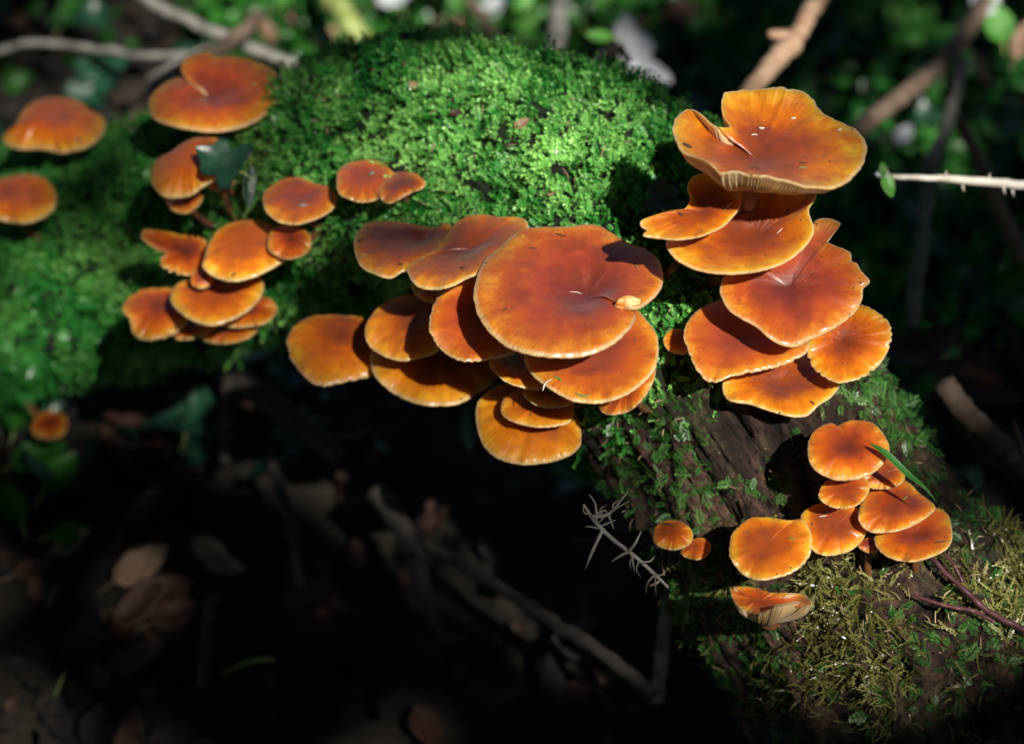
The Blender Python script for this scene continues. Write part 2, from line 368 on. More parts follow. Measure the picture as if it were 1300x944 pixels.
# ------------------------------------------------------------------ moss (uncountable: geometry-node instances of sprigs)
def leaflet(V, F, AL, base, dirv, up, ln, wd, al):
    s = unit(np.cross(dirv, up)); o = len(V)
    mid = base + dirv * ln * .5 + up * wd * .25
    V += [base, mid + s * wd * .5, base + dirv * ln, mid - s * wd * .5]; F.append((o, o + 1, o + 2, o + 3)); AL += [al * .5, al, 1.0, al]
def sprig_star(seed, length=.0042, whorls=4, per=6, ll=.0013, lw=.00045):
    r = random.Random(seed); V, F, AL = [], [], []
    bend = np.array([r.uniform(-.3, .3), r.uniform(-.3, .3), 0])
    for w in range(whorls):
        t = (w + 1) / whorls; c = np.array([0, 0, length * t]) + bend * length * t * t
        k = per if w < whorls - 1 else per + 2
        for i in range(k):
            a = 2 * math.pi * (i / k) + w * 1.1 + r.uniform(-.2, .2); el = .35 + .55 * t + r.uniform(-.2, .2)
            d = unit((math.cos(a) * math.cos(el), math.sin(a) * math.cos(el), math.sin(el)))
            leaflet(V, F, AL, c, d, np.array([0, 0, 1.0]), ll * r.uniform(.7, 1.25) * (.7 + .4 * t), lw * r.uniform(.8, 1.3), t)
    o = len(V); V += [np.array([.0001, 0, 0]), np.array([-.0001, 0, 0]), np.array([0, 0, length]) + bend * length]; F.append((o, o + 1, o + 2, o + 2)); AL += [0, 0, .6]
    return V, F, AL
def sprig_feather(seed, length=.011, nb=7, curl=.5):
    r = random.Random(seed); V, F, AL = [], [], []
    for k in range(nb * 2):
        t = (k + 1) / (nb * 2 + 1); c = np.array([length * t * .9, 0, length * t * curl * (1 - t * .6)])
        side = 1 if k % 2 else -1; bl = length * .34 * (1 - abs(t - .35)) * r.uniform(.8, 1.1)
        a = R(52) * side + r.uniform(-.15, .15); d = unit((math.cos(a), math.sin(a), r.uniform(-.1, .3)))
        for m in range(3):
            tt = (m + .6) / 3
            for s2 in (-1, 1):
                a2 = a + s2 * .55; d2 = unit((math.cos(a2), math.sin(a2), .25))
                leaflet(V, F, AL, c + d * bl * tt, d2, np.array([0, 0, 1.0]), .0014, .00030, .4 + .6 * tt)
        leaflet(V, F, AL, c, d, np.array([0, 0, 1.0]), bl, .00035, .5)
    o = len(V); V += [np.array([0, .00015, 0]), np.array([0, -.00015, 0]), np.array([length * .9, 0, length * curl * .4])]; F.append((o, o + 1, o + 2, o + 2)); AL += [0, .0, .6]
    return V, F, AL
def sprig_dry(seed):
    r = random.Random(seed); V, F, AL = [], [], []
    for b_ in range(3):
        d = unit((r.uniform(.2, 1), r.uniform(-.8, .8), r.uniform(.1, .7))); c = np.zeros(3); w = .00050
        for k in range(5):
            d = unit(d + np.array([r.uniform(-.5, .5), r.uniform(-.5, .5), r.uniform(-.45, .25)])); n_ = c + d * .0019
            s = unit(np.cross(d, (0.1, .2, 1))) * w; o = len(V); V += [c - s, c + s, n_ + s * .75, n_ - s * .75]; F.append((o, o + 1, o + 2, o + 3)); AL += [k / 5] * 2 + [(k + 1) / 5] * 2
            for s2 in (-1, 1): leaflet(V, F, AL, c, unit(d * .6 + s2 * s / w), np.array([0, 0, 1.0]), .0010, .0004, .7)
            c = n_; w *= .85
    return V, F, AL
def proto(name, V, F, AL, mat):
    V = np.array(V); me = bpy.data.meshes.new(name); me.from_pydata(V.tolist(), [], [tuple(dict.fromkeys(f)) for f in F]); me.update()
    me.attributes.new('along', 'FLOAT', 'POINT').data.foreach_set('value', np.array(AL, np.float32)); me.materials.append(mat)
    me.polygons.foreach_set('use_smooth', np.full(len(me.polygons), True))
    return bpy.data.objects.new(name, me)
PR = {'star': [proto('moss_frond_small', *sprig_feather(11, .0055, 5, .9), M['moss'])] + [proto('moss_sprig', *sprig_star(i, length=.0036 + .0006 * i, whorls=5, per=6, ll=.00125, lw=.00038), M['moss']) for i in range(4)],
      'feather': [proto('moss_frond', *sprig_feather(i, .0095 + .0018 * i), M['moss_feather']) for i in range(3)],
      'dry': [proto('dry_moss_strand', *sprig_dry(i), M['moss_dry']) for i in range(4)]}
def scatter(name, pts, nrm, scl, tint, protos, parent, tilt=.5, droop=0.0, azdir=None):
    pts = np.array(pts); nrm = np.array(nrm); N = len(pts)
    if N == 0: return None
    n2 = nrm + rng.normal(0, tilt, (N, 3)); n2[:, 2] -= droop; n2 /= np.linalg.norm(n2, axis=1)[:, None]
    rot = np.zeros((N, 3))
    for i in range(N):
        q = Vector(n2[i]).to_track_quat('Z', 'Y')
        from mathutils import Quaternion
        q = q @ Quaternion((0, 0, 1), random.uniform(0, 6.283)); e = q.to_euler(); rot[i] = (e.x, e.y, e.z)
    pl = np.array(world_loc(parent)) if parent is not None else np.zeros(3)
    me = bpy.data.meshes.new(name); me.vertices.add(N); me.vertices.foreach_set('co', (pts - pl).astype(np.float32).ravel())
    me.attributes.new('rot', 'FLOAT_VECTOR', 'POINT').data.foreach_set('vector', rot.astype(np.float32).ravel())
    me.attributes.new('scl', 'FLOAT', 'POINT').data.foreach_set('value', np.asarray(scl, np.float32))
    me.attributes.new('tint', 'FLOAT', 'POINT').data.foreach_set('value', np.asarray(tint, np.float32))
    me.attributes.new('pick', 'INT', 'POINT').data.foreach_set('value', rng.integers(0, len(protos), N).astype(np.int32))
    o = link(bpy.data.objects.new(name, me), parent); o['kind'] = 'stuff'
    g = bpy.data.node_groups.new(name, 'GeometryNodeTree')
    g.interface.new_socket('Geometry', in_out='INPUT', socket_type='NodeSocketGeometry'); g.interface.new_socket('Geometry', in_out='OUTPUT', socket_type='NodeSocketGeometry')
    n = g.nodes; l = g.links; gi = n.new('NodeGroupInput'); go = n.new('NodeGroupOutput'); ip = n.new('GeometryNodeInstanceOnPoints'); jn = n.new('GeometryNodeJoinGeometry')
    for p_ in protos:
        oi = n.new('GeometryNodeObjectInfo'); oi.inputs['Object'].default_value = p_; oi.inputs['As Instance'].default_value = True; l.new(oi.outputs['Geometry'], jn.inputs[0])
    def na(nm, ty):
        a = n.new('GeometryNodeInputNamedAttribute'); a.data_type = ty; a.inputs['Name'].default_value = nm; return a.outputs['Attribute']
    l.new(gi.outputs[0], ip.inputs['Points']); l.new(jn.outputs[0], ip.inputs['Instance']); ip.inputs['Pick Instance'].default_value = True
    l.new(na('pick', 'INT'), ip.inputs['Instance Index']); l.new(na('scl', 'FLOAT'), ip.inputs['Scale'])
    er = n.new('FunctionNodeEulerToRotation'); l.new(na('rot', 'FLOAT_VECTOR'), er.inputs[0]); l.new(er.outputs[0], ip.inputs['Rotation'])
    l.new(ip.outputs[0], go.inputs[0]); md = o.modifiers.new('scatter', 'NODES'); md.node_group = g
    for p_ in protos:
        if p_.data.materials[0].name not in me.materials: me.materials.append(p_.data.materials[0])
    return o
# ---- moss on the log
BARE = [(960, 575, 85, 60, .97), (1010, 620, 60, 70, .9), (900, 620, 60, 50, .6), (1165, 745, 75, 55, .75), (800, 545, 60, 40, .55), (1050, 480, 40, 20, .6), (930,530,70,30,.7)]
def blob(x, y, b): return math.exp(-(((x - b[0]) / b[2]) ** 2 + ((y - b[1]) / b[3]) ** 2))
FEATH_SCALE = .62
FEATH = [(872, 512, 52, 28, 1.0), (835, 520, 40, 45, .8), (860, 575, 42, 48, .8), (905, 500, 40, 22, .9), (965, 612, 30, 16, .75), (990, 628, 26, 14, .7), (940, 600, 24, 12, .5), (1108, 505, 50, 40, 1.4), (1140, 545, 30, 40, 1.0),
         (875, 640, 40, 50, .3), (780, 560, 35, 50, .30), (850, 460, 26, 24, .9), (1285, 800, 40, 60, .5), (900, 800, 60, 60, .8), (950,840,60,50,.8), (880, 740, 40, 50, .6), (770, 600, 30, 50, .4), (1200, 800, 80, 40, .35), (1220,670,30,20,.7)]
DRY = [(1060, 730, 70, 40, .9), (1100, 770, 60, 60, .7), (1010, 740, 60, 50, .8), (1130, 850, 120, 60, .8), (1250, 720, 70, 50, 1.0), (1280, 780, 60, 60, .9), (1000, 820, 70, 60, .6), (900, 760, 50, 60, .3), (870, 720, 40, 40, .3)]
nrmL = np.zeros_like(LV); 
du = np.gradient(LV, axis=0); dv = np.roll(LV, -1, 1) - np.roll(LV, 1, 1)
nrmL = np.cross(du, dv); nrmL /= np.linalg.norm(nrmL, axis=2)[..., None] + 1e-12
sg = np.sign(((LV - LP_[:, None]) * nrmL).sum(2)); nrmL *= sg[..., None]
cell = np.linalg.norm(du, axis=2) * np.linalg.norm(dv, axis=2) * .5
pr = (cell * (1 + 0 * cell)).ravel(); pr /= pr.sum()
NC = 240000
ci = rng.choice(len(pr), NC, p=pr)
S_, F_, D_ = [[], [], [], []], [[], [], [], []], [[], [], [], []]
NA_ = LV.shape[1]
for c in ci:
    i, j = divmod(int(c), NA_); n_ = nrmL[i, j]
    i2 = min(i + 1, LV.shape[0] - 1); j2 = (j + 1) % NA_; a, b = rng.random(2)
    p = LV[i, j] * (1 - a) * (1 - b) + LV[i2, j] * a * (1 - b) + LV[i, j2] * (1 - a) * b + LV[i2, j2] * a * b
    x, y, d = pix(p)
    vis = -(n_ @ unit(p - CAM))
    if vis < -.35 or x < -90 or x > 1390 or y > 1030: continue
    if vis < -.12 and random.random() < .5: continue
    bz = bark_zone(x, y); patch = fbm(p[0] * 45, p[1] * 45, p[2] * 45, 2)
    und = n_[2] < -.35                                            # the underside grows little
    tn = min(1, max(0, .54 + .6 * fbm(p[0] * 30, p[1] * 30, p[2] * 30 + 9, 2) + .35 * fbm(p[0] * 120, p[1] * 120, p[2] * 120, 2) + random.gauss(0, .14)))
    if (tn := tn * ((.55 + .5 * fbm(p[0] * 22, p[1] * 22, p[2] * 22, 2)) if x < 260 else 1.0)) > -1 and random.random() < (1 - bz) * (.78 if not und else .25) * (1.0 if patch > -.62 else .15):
        S_[0].append(p); S_[1].append(n_); S_[2].append(random.uniform(.6, 1.35) * (1.3 if patch > .15 else .9)); S_[3].append(tn)
    elif bz > .4:
        fw = FEATH_SCALE * sum(b_[4] * blob(x, y, b_) for b_ in FEATH); bw = max([b_[4] * blob(x, y, b_) for b_ in BARE] + [0]); dw = sum(b_[4] * blob(x, y, b_) for b_ in DRY)
        cl = .55 + 1.3 * patch
        if random.random() < .60 * max(0, fw * (cl + .3)) : F_[0].append(p); F_[1].append(n_); F_[2].append(random.uniform(.32, .72)); F_[3].append(tn)
        elif random.random() < .58 * max(0, dw * cl) * (1 - bw): D_[0].append(p); D_[1].append(n_); D_[2].append(random.uniform(.5, 1.1)); D_[3].append(tn)
        elif vis < .25 and random.random() < .16: F_[0].append(p); F_[1].append(n_); F_[2].append(random.uniform(.3, .6)); F_[3].append(tn * .6)
        elif y > 600 and random.random() < .10 * (1 - bw): F_[0].append(p); F_[1].append(n_); F_[2].append(random.uniform(.3, .6)); F_[3].append(tn * .5)
print('moss counts', len(S_[0]), len(F_[0]), len(D_[0]))
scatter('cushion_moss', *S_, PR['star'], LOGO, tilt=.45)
scatter('feather_moss', *F_, PR['feather'], LOGO, tilt=.55, droop=.25)
scatter('dry_moss', *D_, PR['dry'], LOGO, tilt=.6, droop=.1)

# ------------------------------------------------------------------ mushrooms
G = 'mushrooms growing on the log'
def auto_normal(poly, mix=.55):
    c = poly.mean(0); q = poly - c; w, v = np.linalg.eigh(q.T @ q); ratio = math.sqrt(max(w[0], 1e-9) / w[1]); ratio = min(max(ratio, .42), .88)
    mnr = v[:, 0]; mnr = mnr * (1 if mnr[1] < 0 else -1)
    s = math.sqrt(1 - ratio ** 2); nc = -FW * ratio + RT * mnr[0] * s + UP * (-mnr[1]) * s
    return unit(unit(nc) * mix + np.array([0, -.05, 1.0]) * (1 - mix))
def mushroom(label, poly, cen, d, nrm=None, dome=.0025, dep=.002, thick=.0032, gills=0, wav=.0011, mat='cap', slit=False, rim_k=3.0, seed=None, stem=True, jag=.5, NA=None, mix=.55, ragged=0):
    seed = seed if seed is not None else len(MUSH) * 3.7
    P3 = np.array([(q[0], q[1], q[2] if len(q) > 2 else 0.0) for q in poly], float)
    if NA is None: NA = 150
    if gills: NA = max(NA, gills * 4)
    out = catmull(P3, NA, closed=not slit)
    n = auto_normal(P3[:, :2], mix) if nrm is None else unit(nrm)
    c0 = P(cen[0], cen[1], d); rimw = []
    for i in range(NA):
        th = 2 * math.pi * i / NA
        h = out[i, 2] * .001 + wav * (mn.noise(Vector((math.cos(th) * 1.6, math.sin(th) * 1.6, seed))) * 2 + mn.noise(Vector((math.cos(th) * 4, math.sin(th) * 4, seed + 5))))
        jx = jag * mn.noise(Vector((math.cos(th) * 18, math.sin(th) * 18, seed))) + ragged * max(0, mn.noise(Vector((math.cos(th) * 12, math.sin(th) * 12, seed + 2)))) * -3
        dv = unit(out[i, :2] - np.array(cen)) * jx * 1.6
        v = FW + RT * ((out[i, 0] + dv[0] - W0 / 2) / K) + UP * ((H0 / 2 - out[i, 1] - dv[1]) / K)
        # plane through c0 shifted by h along n
        tt = ((c0 + n * h - CAM) @ n) / (v @ n); rimw.append((CAM + v * tt, h))
    size = np.mean([np.linalg.norm(r[0] - c0) for r in rimw]); sc = size / .03
    dome *= sc; dep *= sc; thick *= min(1.2, max(.5, sc))
    ts = np.array([0.02, .08, .15, .22, .3, .38, .46, .54, .62, .7, .77, .83, .88, .92, .95, .972, .988, .997, 1.0])
    def ztop(t): return dome * (1 - t ** 2.6) - dep * math.exp(-(t / .33) ** 2) - .0011 * sc * max(0, (t - .9) / .1) ** 2.4 + .0011 * sc
    V, rad, rv, pv = [], [], [], []; e1 = unit(np.cross(n, (0, 1, .2))); e2 = np.cross(n, e1)
    def put(i, t, off, surf):
        rw, h = rimw[i]; q = rw - n * h; th = 2 * math.pi * i / NA
        lw = .0006 * sc * mn.noise(Vector(((q - c0) @ e1 * t * 55 + seed, (q - c0) @ e2 * t * 55, seed)))  * min(1, 4 * (1 - t))
        p = c0 + (q - c0) * t + n * (h * t ** rim_k + off + lw)
        V.append(p); rad.append(t if surf else .5 + .4 * t); dq = (q - c0) * t
        rv.append((math.cos(th) * 6 + seed, math.sin(th) * 6, t * .7)); pv.append((dq @ e1 * 110 + seed * 3, dq @ e2 * 110, seed))
    T = len(ts)
    for t in ts:
        for i in range(NA): put(i, t, ztop(t), True)
    tb = ts[::-1][1:]                                             # underside, from the rim inwards
    VB = []
    def zbot(t, i):
        th = thick * (1 - t) ** .75 * 1.3 + .0007 * sc * (1 - t ** 12) + .0004
        g = 0
        if gills: g = (.5 + .5 * math.cos(2 * math.pi * i * gills / NA)) * .0021 * min(1, (1 - t) * 14) * (t > .12)
        return ztop(t) - th - g
    nV = len(V)
    wrap = NA if not slit else NA - 1
    F = []
    for a in range(T - 1):
        for i in range(wrap):
            j = (i + 1) % NA; F.append((a * NA + i, a * NA + j, (a + 1) * NA + j, (a + 1) * NA + i))
    V.append(c0 + n * ztop(0)); rad.append(0.); rv.append((seed, 0, 0)); pv.append((seed * 3, 0, seed)); ci_ = len(V) - 1
    for i in range(wrap): F.append((ci_, (i + 1) % NA, i))
    # rim lip: a short step down from the skin so that the edge has thickness
    lip0 = len(V)
    for i in range(NA): put(i, 1.0, ztop(1) - .0007 * min(1, sc), True)
    for i in range(NA): put(i, .985, ztop(1) - .0010 * min(1, sc), True)
    for i in range(wrap):
        j = (i + 1) % NA; F.append(((T - 1) * NA + i, (T - 1) * NA + j, lip0 + j, lip0 + i)); F.append((lip0 + i, lip0 + j, lip0 + NA + j, lip0 + NA + i))
    root = empty('mushroom', c0 - n * .012, label, 'mushroom', G)
    cap = mesh_obj('cap', V, F, M[mat], root, attrs={'rad': rad, 'rv': rv, 'pv': pv})
    # underside
    V, rad, rv, pv = [], [], [], []; F = []
    for t in list(tb):
        for i in range(NA): put(i, min(t, .986) * (1 - (.085 * min(1, (1 - t) * 30) * (.5 - .5 * math.cos(2 * math.pi * i * gills / NA)) if gills else 0)), zbot(t, i), False)
    B_ = len(tb)
    for a in range(B_ - 1):
        for i in range(wrap):
            j = (i + 1) % NA; F.append((a * NA + j, a * NA + i, (a + 1) * NA + i, (a + 1) * NA + j))
    if slit:                                                      # close the cut edges
        o = len(V)
        for side in (0, NA - 1):
            k0 = len(V)
            for t in ts: put(side, t, ztop(t) - .0002, False); put(side, min(t, .986), zbot(min(t, .99), side), False)
            for a in range(T - 1): F.append((k0 + 2 * a, k0 + 2 * a + 1, k0 + 2 * a + 3, k0 + 2 * a + 2))
    mesh_obj('gills', V, F, M['gill'], root)
    if stem:
        b0 = c0 + n * (ztop(0) - thick * 1.1); tgt, _ = log_near(c0 + n * -.012); tgt = tgt + unit(tgt - c0) * .004
        m1 = b0 - n * .008 * min(1.3, sc); m2 = (m1 + tgt) / 2 + np.array([0, 0, -.003]); r0 = .0026 * max(.55, min(1.25, sc))
        Vs, Fs = tube([b0, m1, m2, tgt], [r0 * 1.5, r0, r0 * .95, r0 * 1.15], 12, n=16, rough=.15, seed=seed); mesh_obj('stem', Vs, Fs, M['stem'], root)
    x = sum(1 for r in rimw[::5] if in_log(r[0]) > .001)
    if x > 2: print('rim in log:', label[:50], x, 'of', len(rimw[::5]), 'surface depth %.3f cap %.3f' % (logd(*cen), d))
    MUSH.append((root, rimw, c0, n)); return root, c0, n
MUSH = []
CAPS = [
 dict(label='round cap at the top left, slit and folded over like a spiral shell', poly=[(228,99,-3),(210,105,-2),(194,118),(188,132),(194,149),(213,158),(239,164),(268,167),(297,164),(323,155),(342,141),(357,123,1),(359,107,1),(349,90,1),(330,79,1),(304,72,1),(278,71,1.5),(273,73,1.5),(265,66,2.5),(247,68,3),(233,76,3.5),(229,87,3.5),(236,101,3),(250,112,1.5)], cen=(266,121), d=1.01, slit=True, dep=.004, dome=.002, wav=.0003, rim_k=1.3),
 dict(label='blurred cap with a wavy lower edge near the left border, above the small half cap', poly=[(4,174,-2),(18,162),(27,144),(45,129),(71,124),(100,129),(116,140),(130,147),(134,158),(128,174),(110,187),(94,191),(78,194),(61,190,-2),(45,189,-3),(26,189,-4),(9,184,-4)], cen=(66,156), d=1.085, dome=.006, dep=.001),
 dict(label='cap cut off by the left border of the picture above the lit moss', poly=[(-25,245),(-10,232),(10,226),(35,222),(55,226),(68,238),(72,252),(66,268),(50,278),(30,283),(5,280),(-20,275),(-32,260)], cen=(10,250), d=1.07, dome=.005, dep=.001),
 dict(label='glossy humped cap below the spiral cap, touching the dark ivy leaf', poly=[(191,223),(194,236),(207,249),(223,251),(242,248),(258,237),(275,228),(291,220),(292,200),(288,184),(275,176),(252,176),(233,184),(213,197),(196,207)], cen=(245,208), d=0.99, dome=.008, dep=0),
 dict(label='small dull cap tucked right under the glossy humped cap', poly=[(210,252),(215,263),(226,270),(241,269),(254,258),(257,247),(239,240),(219,244)], cen=(234,253), d=0.998, dome=.005, dep=0),
 dict(label='sliver of a cap behind the glossy humped cap, beside the ivy leaf', poly=[(262,233),(268,240),(281,241),(297,234),(294,226),(278,222),(266,225)], cen=(280,231), d=0.992),
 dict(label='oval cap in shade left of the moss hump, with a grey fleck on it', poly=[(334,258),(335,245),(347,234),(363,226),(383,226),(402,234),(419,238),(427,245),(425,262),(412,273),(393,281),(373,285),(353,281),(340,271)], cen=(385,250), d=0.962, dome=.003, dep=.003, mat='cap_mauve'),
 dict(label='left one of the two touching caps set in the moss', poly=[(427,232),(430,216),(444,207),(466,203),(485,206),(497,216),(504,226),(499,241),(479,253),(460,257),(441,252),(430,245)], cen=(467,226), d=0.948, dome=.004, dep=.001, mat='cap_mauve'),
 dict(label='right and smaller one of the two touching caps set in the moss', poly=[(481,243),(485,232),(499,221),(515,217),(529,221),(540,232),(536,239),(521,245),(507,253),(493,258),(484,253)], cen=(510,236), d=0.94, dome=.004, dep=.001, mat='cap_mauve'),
 dict(label='ragged reddish cap with a torn left edge in the left cluster', poly=[(179,301,1),(184,291,1),(196,291),(212,294),(238,298),(261,304),(263,334),(251,347),(235,349),(215,345),(204,337,-1),(202,328,1),(209,322,2),(194,314,1)], cen=(236,320), d=0.992, ragged=1.6, wav=.0018, dome=.001, dep=.002),
 dict(label='tiny bud between the ragged cap and the wide caps below it', poly=[(243,350),(250,343),(262,342),(270,350),(266,362),(254,366),(244,361)], cen=(257,352), d=0.978, dome=.012, dep=0),
 dict(label='broad two lobed cap at the top of the left cluster', poly=[(257,337),(260,324),(265,308),(278,291),(301,281),(327,280),(343,285),(360,304),(366,324),(356,334),(333,347),(314,354),(294,357),(274,352),(263,345)], cen=(312,312), d=0.972, dome=.005, dep=.001),
 dict(label='small dark cap overlapping the right end of the broad two lobed cap', poly=[(340,314),(343,294),(360,286),(379,288),(393,298),(395,314),(386,324),(366,329),(350,324)], cen=(370,305), d=0.962, dome=.004, dep=0),
 dict(label='wide cap in the middle of the left cluster, under the broad two lobed one', poly=[(216,380),(222,363),(238,355),(268,350),(294,348),(327,350),(335,363),(329,380),(314,395),(294,406),(271,413),(248,408),(228,396)], cen=(278,378), d=0.983, dome=.004, dep=.001),
 dict(label='leftmost cap of the left cluster, bright at its lower rim', poly=[(155,395,2),(160,380),(179,368),(206,365),(225,367),(242,386),(238,409),(225,422),(202,431),(179,431),(168,422),(164,405,2)], cen=(205,394), d=1.004, dome=.006, dep=.001, ragged=0.8),
 dict(label='right lower cap of the left cluster, only its right end showing', poly=[(278,410),(290,395),(310,380),(330,376),(345,380),(352,393),(343,406),(327,413),(300,416),(285,414)], cen=(315,396), d=0.998, dome=.004),
 dict(label='lowest cap of the left cluster, a crescent in view', poly=[(256,429),(274,436),(301,434),(320,426),(330,411),(310,400),(285,403),(265,412)], cen=(293,417), d=1.006, dome=.005),
 dict(label='narrow crescent cap between the leftmost and the lowest cap of the left cluster', poly=[(222,429),(238,431),(261,424),(276,413),(262,402),(238,402),(225,415)], cen=(248,415), d=1.004, dome=.005),
 dict(label='soft amber cap hanging alone over the dark, left of the central cluster', poly=[(364,434),(369,420),(381,407),(404,400),(436,401),(462,404),(478,420),(480,445),(473,474),(461,480),(441,484),(411,490),(393,483),(376,466),(367,451)], cen=(436,432), d=.962, mat='cap_amber', dome=.006, dep=.001, ragged=0.5),
 dict(label='round amber cap with a black blotch at the left of the central cluster', poly=[(463,423),(466,409),(479,391),(499,379),(519,374),(536,376),(556,386),(567,411),(562,437),(550,449),(533,454),(510,458),(490,453),(473,443),(466,434)], cen=(527,408), d=.935, mat='cap_amber', dome=.005, dep=.002),
 dict(label='wide amber cap under the blotched round one in the central cluster', poly=[(470,452),(479,436),(507,430),(550,425),(596,432),(627,450),(636,470),(625,486),(605,500),(582,512),(556,515),(530,512),(507,503),(487,489),(473,472)], cen=(556,458), d=.950, mat='cap_amber', dome=.005, dep=.001, ragged=0.6),
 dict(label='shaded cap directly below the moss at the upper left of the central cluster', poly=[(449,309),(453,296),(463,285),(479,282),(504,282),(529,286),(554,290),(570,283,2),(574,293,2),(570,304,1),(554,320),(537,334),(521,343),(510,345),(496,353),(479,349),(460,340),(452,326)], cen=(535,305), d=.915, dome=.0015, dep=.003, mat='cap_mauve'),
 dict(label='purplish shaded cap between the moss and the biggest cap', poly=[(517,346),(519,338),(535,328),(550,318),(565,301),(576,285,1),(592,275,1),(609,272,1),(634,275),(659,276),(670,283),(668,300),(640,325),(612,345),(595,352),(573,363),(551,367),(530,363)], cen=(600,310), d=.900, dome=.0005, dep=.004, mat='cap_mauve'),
 dict(label='small brown cap peeping out below the purplish shaded cap', poly=[(522,360),(526,372),(532,378),(546,384),(559,380),(575,368),(580,356),(560,346),(535,350)], cen=(550,364), d=.922, mat='cap_amber', dome=.004),
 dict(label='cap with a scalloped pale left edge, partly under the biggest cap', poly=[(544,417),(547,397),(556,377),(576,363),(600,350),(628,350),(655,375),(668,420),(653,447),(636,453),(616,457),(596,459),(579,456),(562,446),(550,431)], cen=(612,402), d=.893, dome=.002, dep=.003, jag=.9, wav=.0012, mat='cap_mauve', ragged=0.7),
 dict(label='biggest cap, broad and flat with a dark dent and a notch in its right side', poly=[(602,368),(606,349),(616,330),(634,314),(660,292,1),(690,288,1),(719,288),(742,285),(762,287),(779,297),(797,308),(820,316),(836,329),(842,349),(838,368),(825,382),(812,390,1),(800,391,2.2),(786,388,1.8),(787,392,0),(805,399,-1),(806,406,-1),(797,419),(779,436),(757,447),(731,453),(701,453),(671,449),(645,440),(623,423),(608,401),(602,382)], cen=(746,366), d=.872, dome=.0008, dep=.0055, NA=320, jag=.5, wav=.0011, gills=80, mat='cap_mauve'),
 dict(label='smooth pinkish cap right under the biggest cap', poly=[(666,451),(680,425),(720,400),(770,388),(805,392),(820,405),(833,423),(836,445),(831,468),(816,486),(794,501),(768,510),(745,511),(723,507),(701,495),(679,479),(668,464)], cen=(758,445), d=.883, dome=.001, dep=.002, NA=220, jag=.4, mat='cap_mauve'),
 dict(label='narrow tilted cap peeping out at the lower right of the pinkish cap', poly=[(760,516),(768,525),(782,526),(801,520),(820,501),(831,479),(830,460),(805,460),(780,480),(765,500)], cen=(798,492), d=0.893, dome=.003),
 dict(label='small striped rim of a cap between the amber and the pinkish cap', poly=[(621,460),(627,471),(642,484),(664,492),(686,494),(700,482),(690,465),(668,445),(645,438),(626,445)], cen=(660,464), d=.899, dome=.004, mat='cap'),
 dict(label='slim cap just under the lower left rim of the pinkish cap', poly=[(664,497),(671,508),(686,516),(708,517),(731,510),(738,495),(710,480),(680,480)], cen=(702,498), d=.900, dome=.004, mat='cap_amber'),
 dict(label='middle one of the three amber caps stacked below the pinkish cap', poly=[(636,521),(640,505),(656,495),(680,488),(710,490),(727,510),(724,535),(693,542),(668,540),(645,532)], cen=(684,514), d=.909, dome=.004, mat='cap_amber'),
 dict(label='lowest and largest of the amber caps stacked below the pinkish cap', poly=[(604,523),(608,508),(623,494),(645,486),(680,486),(715,500),(732,526),(738,550),(735,568),(716,581),(686,588),(660,589),(634,582),(616,568),(606,545)], cen=(680,532), d=.922, dome=.006, mat='cap_amber'),
 dict(label='large wavy cap at the top of the right stack, showing its gills', poly=[(926,160,3),(917,144,4),(917,124,5),(922,117,5),(944,114,5),(967,113,5),(990,110,5),(1002,113,5),(1019,116,4),(1033,127,3),(1042,141,2),(1056,150,2),(1076,159,2),(1090,167,2),(1100,184,2),(1099,199,1),(1093,213,1),(1076,230,1),(1056,238,2),(1036,237,3),(1022,236,5),(1007,231,7),(985,226,8),(973,223,9),(950,221,9),(932,217,9.5),(916,219,9),(902,208,9),(887,200,6),(865,191.5,3.5),(856,173,2),(854,164,2),(857,151.5,2),(867,141,2),(879,139,2.5),(890,146,2.5),(901.5,157,3),(913,161.5,3)], cen=(962,187), d=.845, dome=-.002, dep=.0035, gills=150, rim_k=4.6, nrm=(.05,.02,1), jag=.9, wav=.0016, thick=.0045, NA=900, mat='cap_gold'),
 dict(label='saddle shaped cap sticking out left of the right stack, with a split tip', poly=[(873,241.5,2),(874,231.5,3),(884,221.5,3),(904,220,3),(921.5,227,2),(936,241.5,1),(941.5,253),(939,264),(930,276),(919,287),(901.5,296),(884,301.5),(861.5,304.5),(839,303),(818.6,300),(817,296),(821.5,293),(813.5,287),(814,280),(827,274.5),(847,269),(867,266,.5),(874,258,1),(876,250,1.5)], cen=(896,266), d=.851, dome=-.001, dep=.001, nrm=(.05,-.15,1), NA=220, jag=.2, mat='cap_gold'),
 dict(label='funnel shaped cap second from the top in the right stack', poly=[(846,306),(851.5,321.6),(864,333),(887,343),(913,347),(941.5,347),(973,341.6),(999,331.6),(1019,316,1),(1031.6,299,3),(1033,287,4),(1027,267,5),(1036,250,6),(1033,240,6),(1005,232,6),(965,230,5),(930,235,3),(900,255,1),(870,280)], cen=(960,285), d=.862, dome=-.004, dep=.003, nrm=(-.05,-.1,1), NA=240, jag=.4, rim_k=2.5, mat='cap_gold'),
 dict(label='large glossy cap with a torn right edge in the middle of the right stack', poly=[(914,371.5),(916,359),(921.5,349),(945,338),(975,328),(1007,312),(1030,293,1),(1035,280,1.5),(1050,277,2),(1067,283,2),(1060,292,2),(1048,300,1),(1047,305,1),(1059,311,1),(1079,320,1),(1081.6,331.5,1),(1088,334,1),(1093,343,1),(1104.5,357,1),(1096,366),(1094.5,380),(1084.5,397),(1067,411.5),(1047,423),(1027,431.5),(1013,439),(999,439.6),(984,434),(973,426),(959,414),(939,403),(924,391.5)], cen=(1004,362), d=.866, dome=-.0005, dep=.0025, nrm=(.04,-.33,.95), NA=320, jag=.35, ragged=.0, wav=.0009, mat='cap_mauve'),
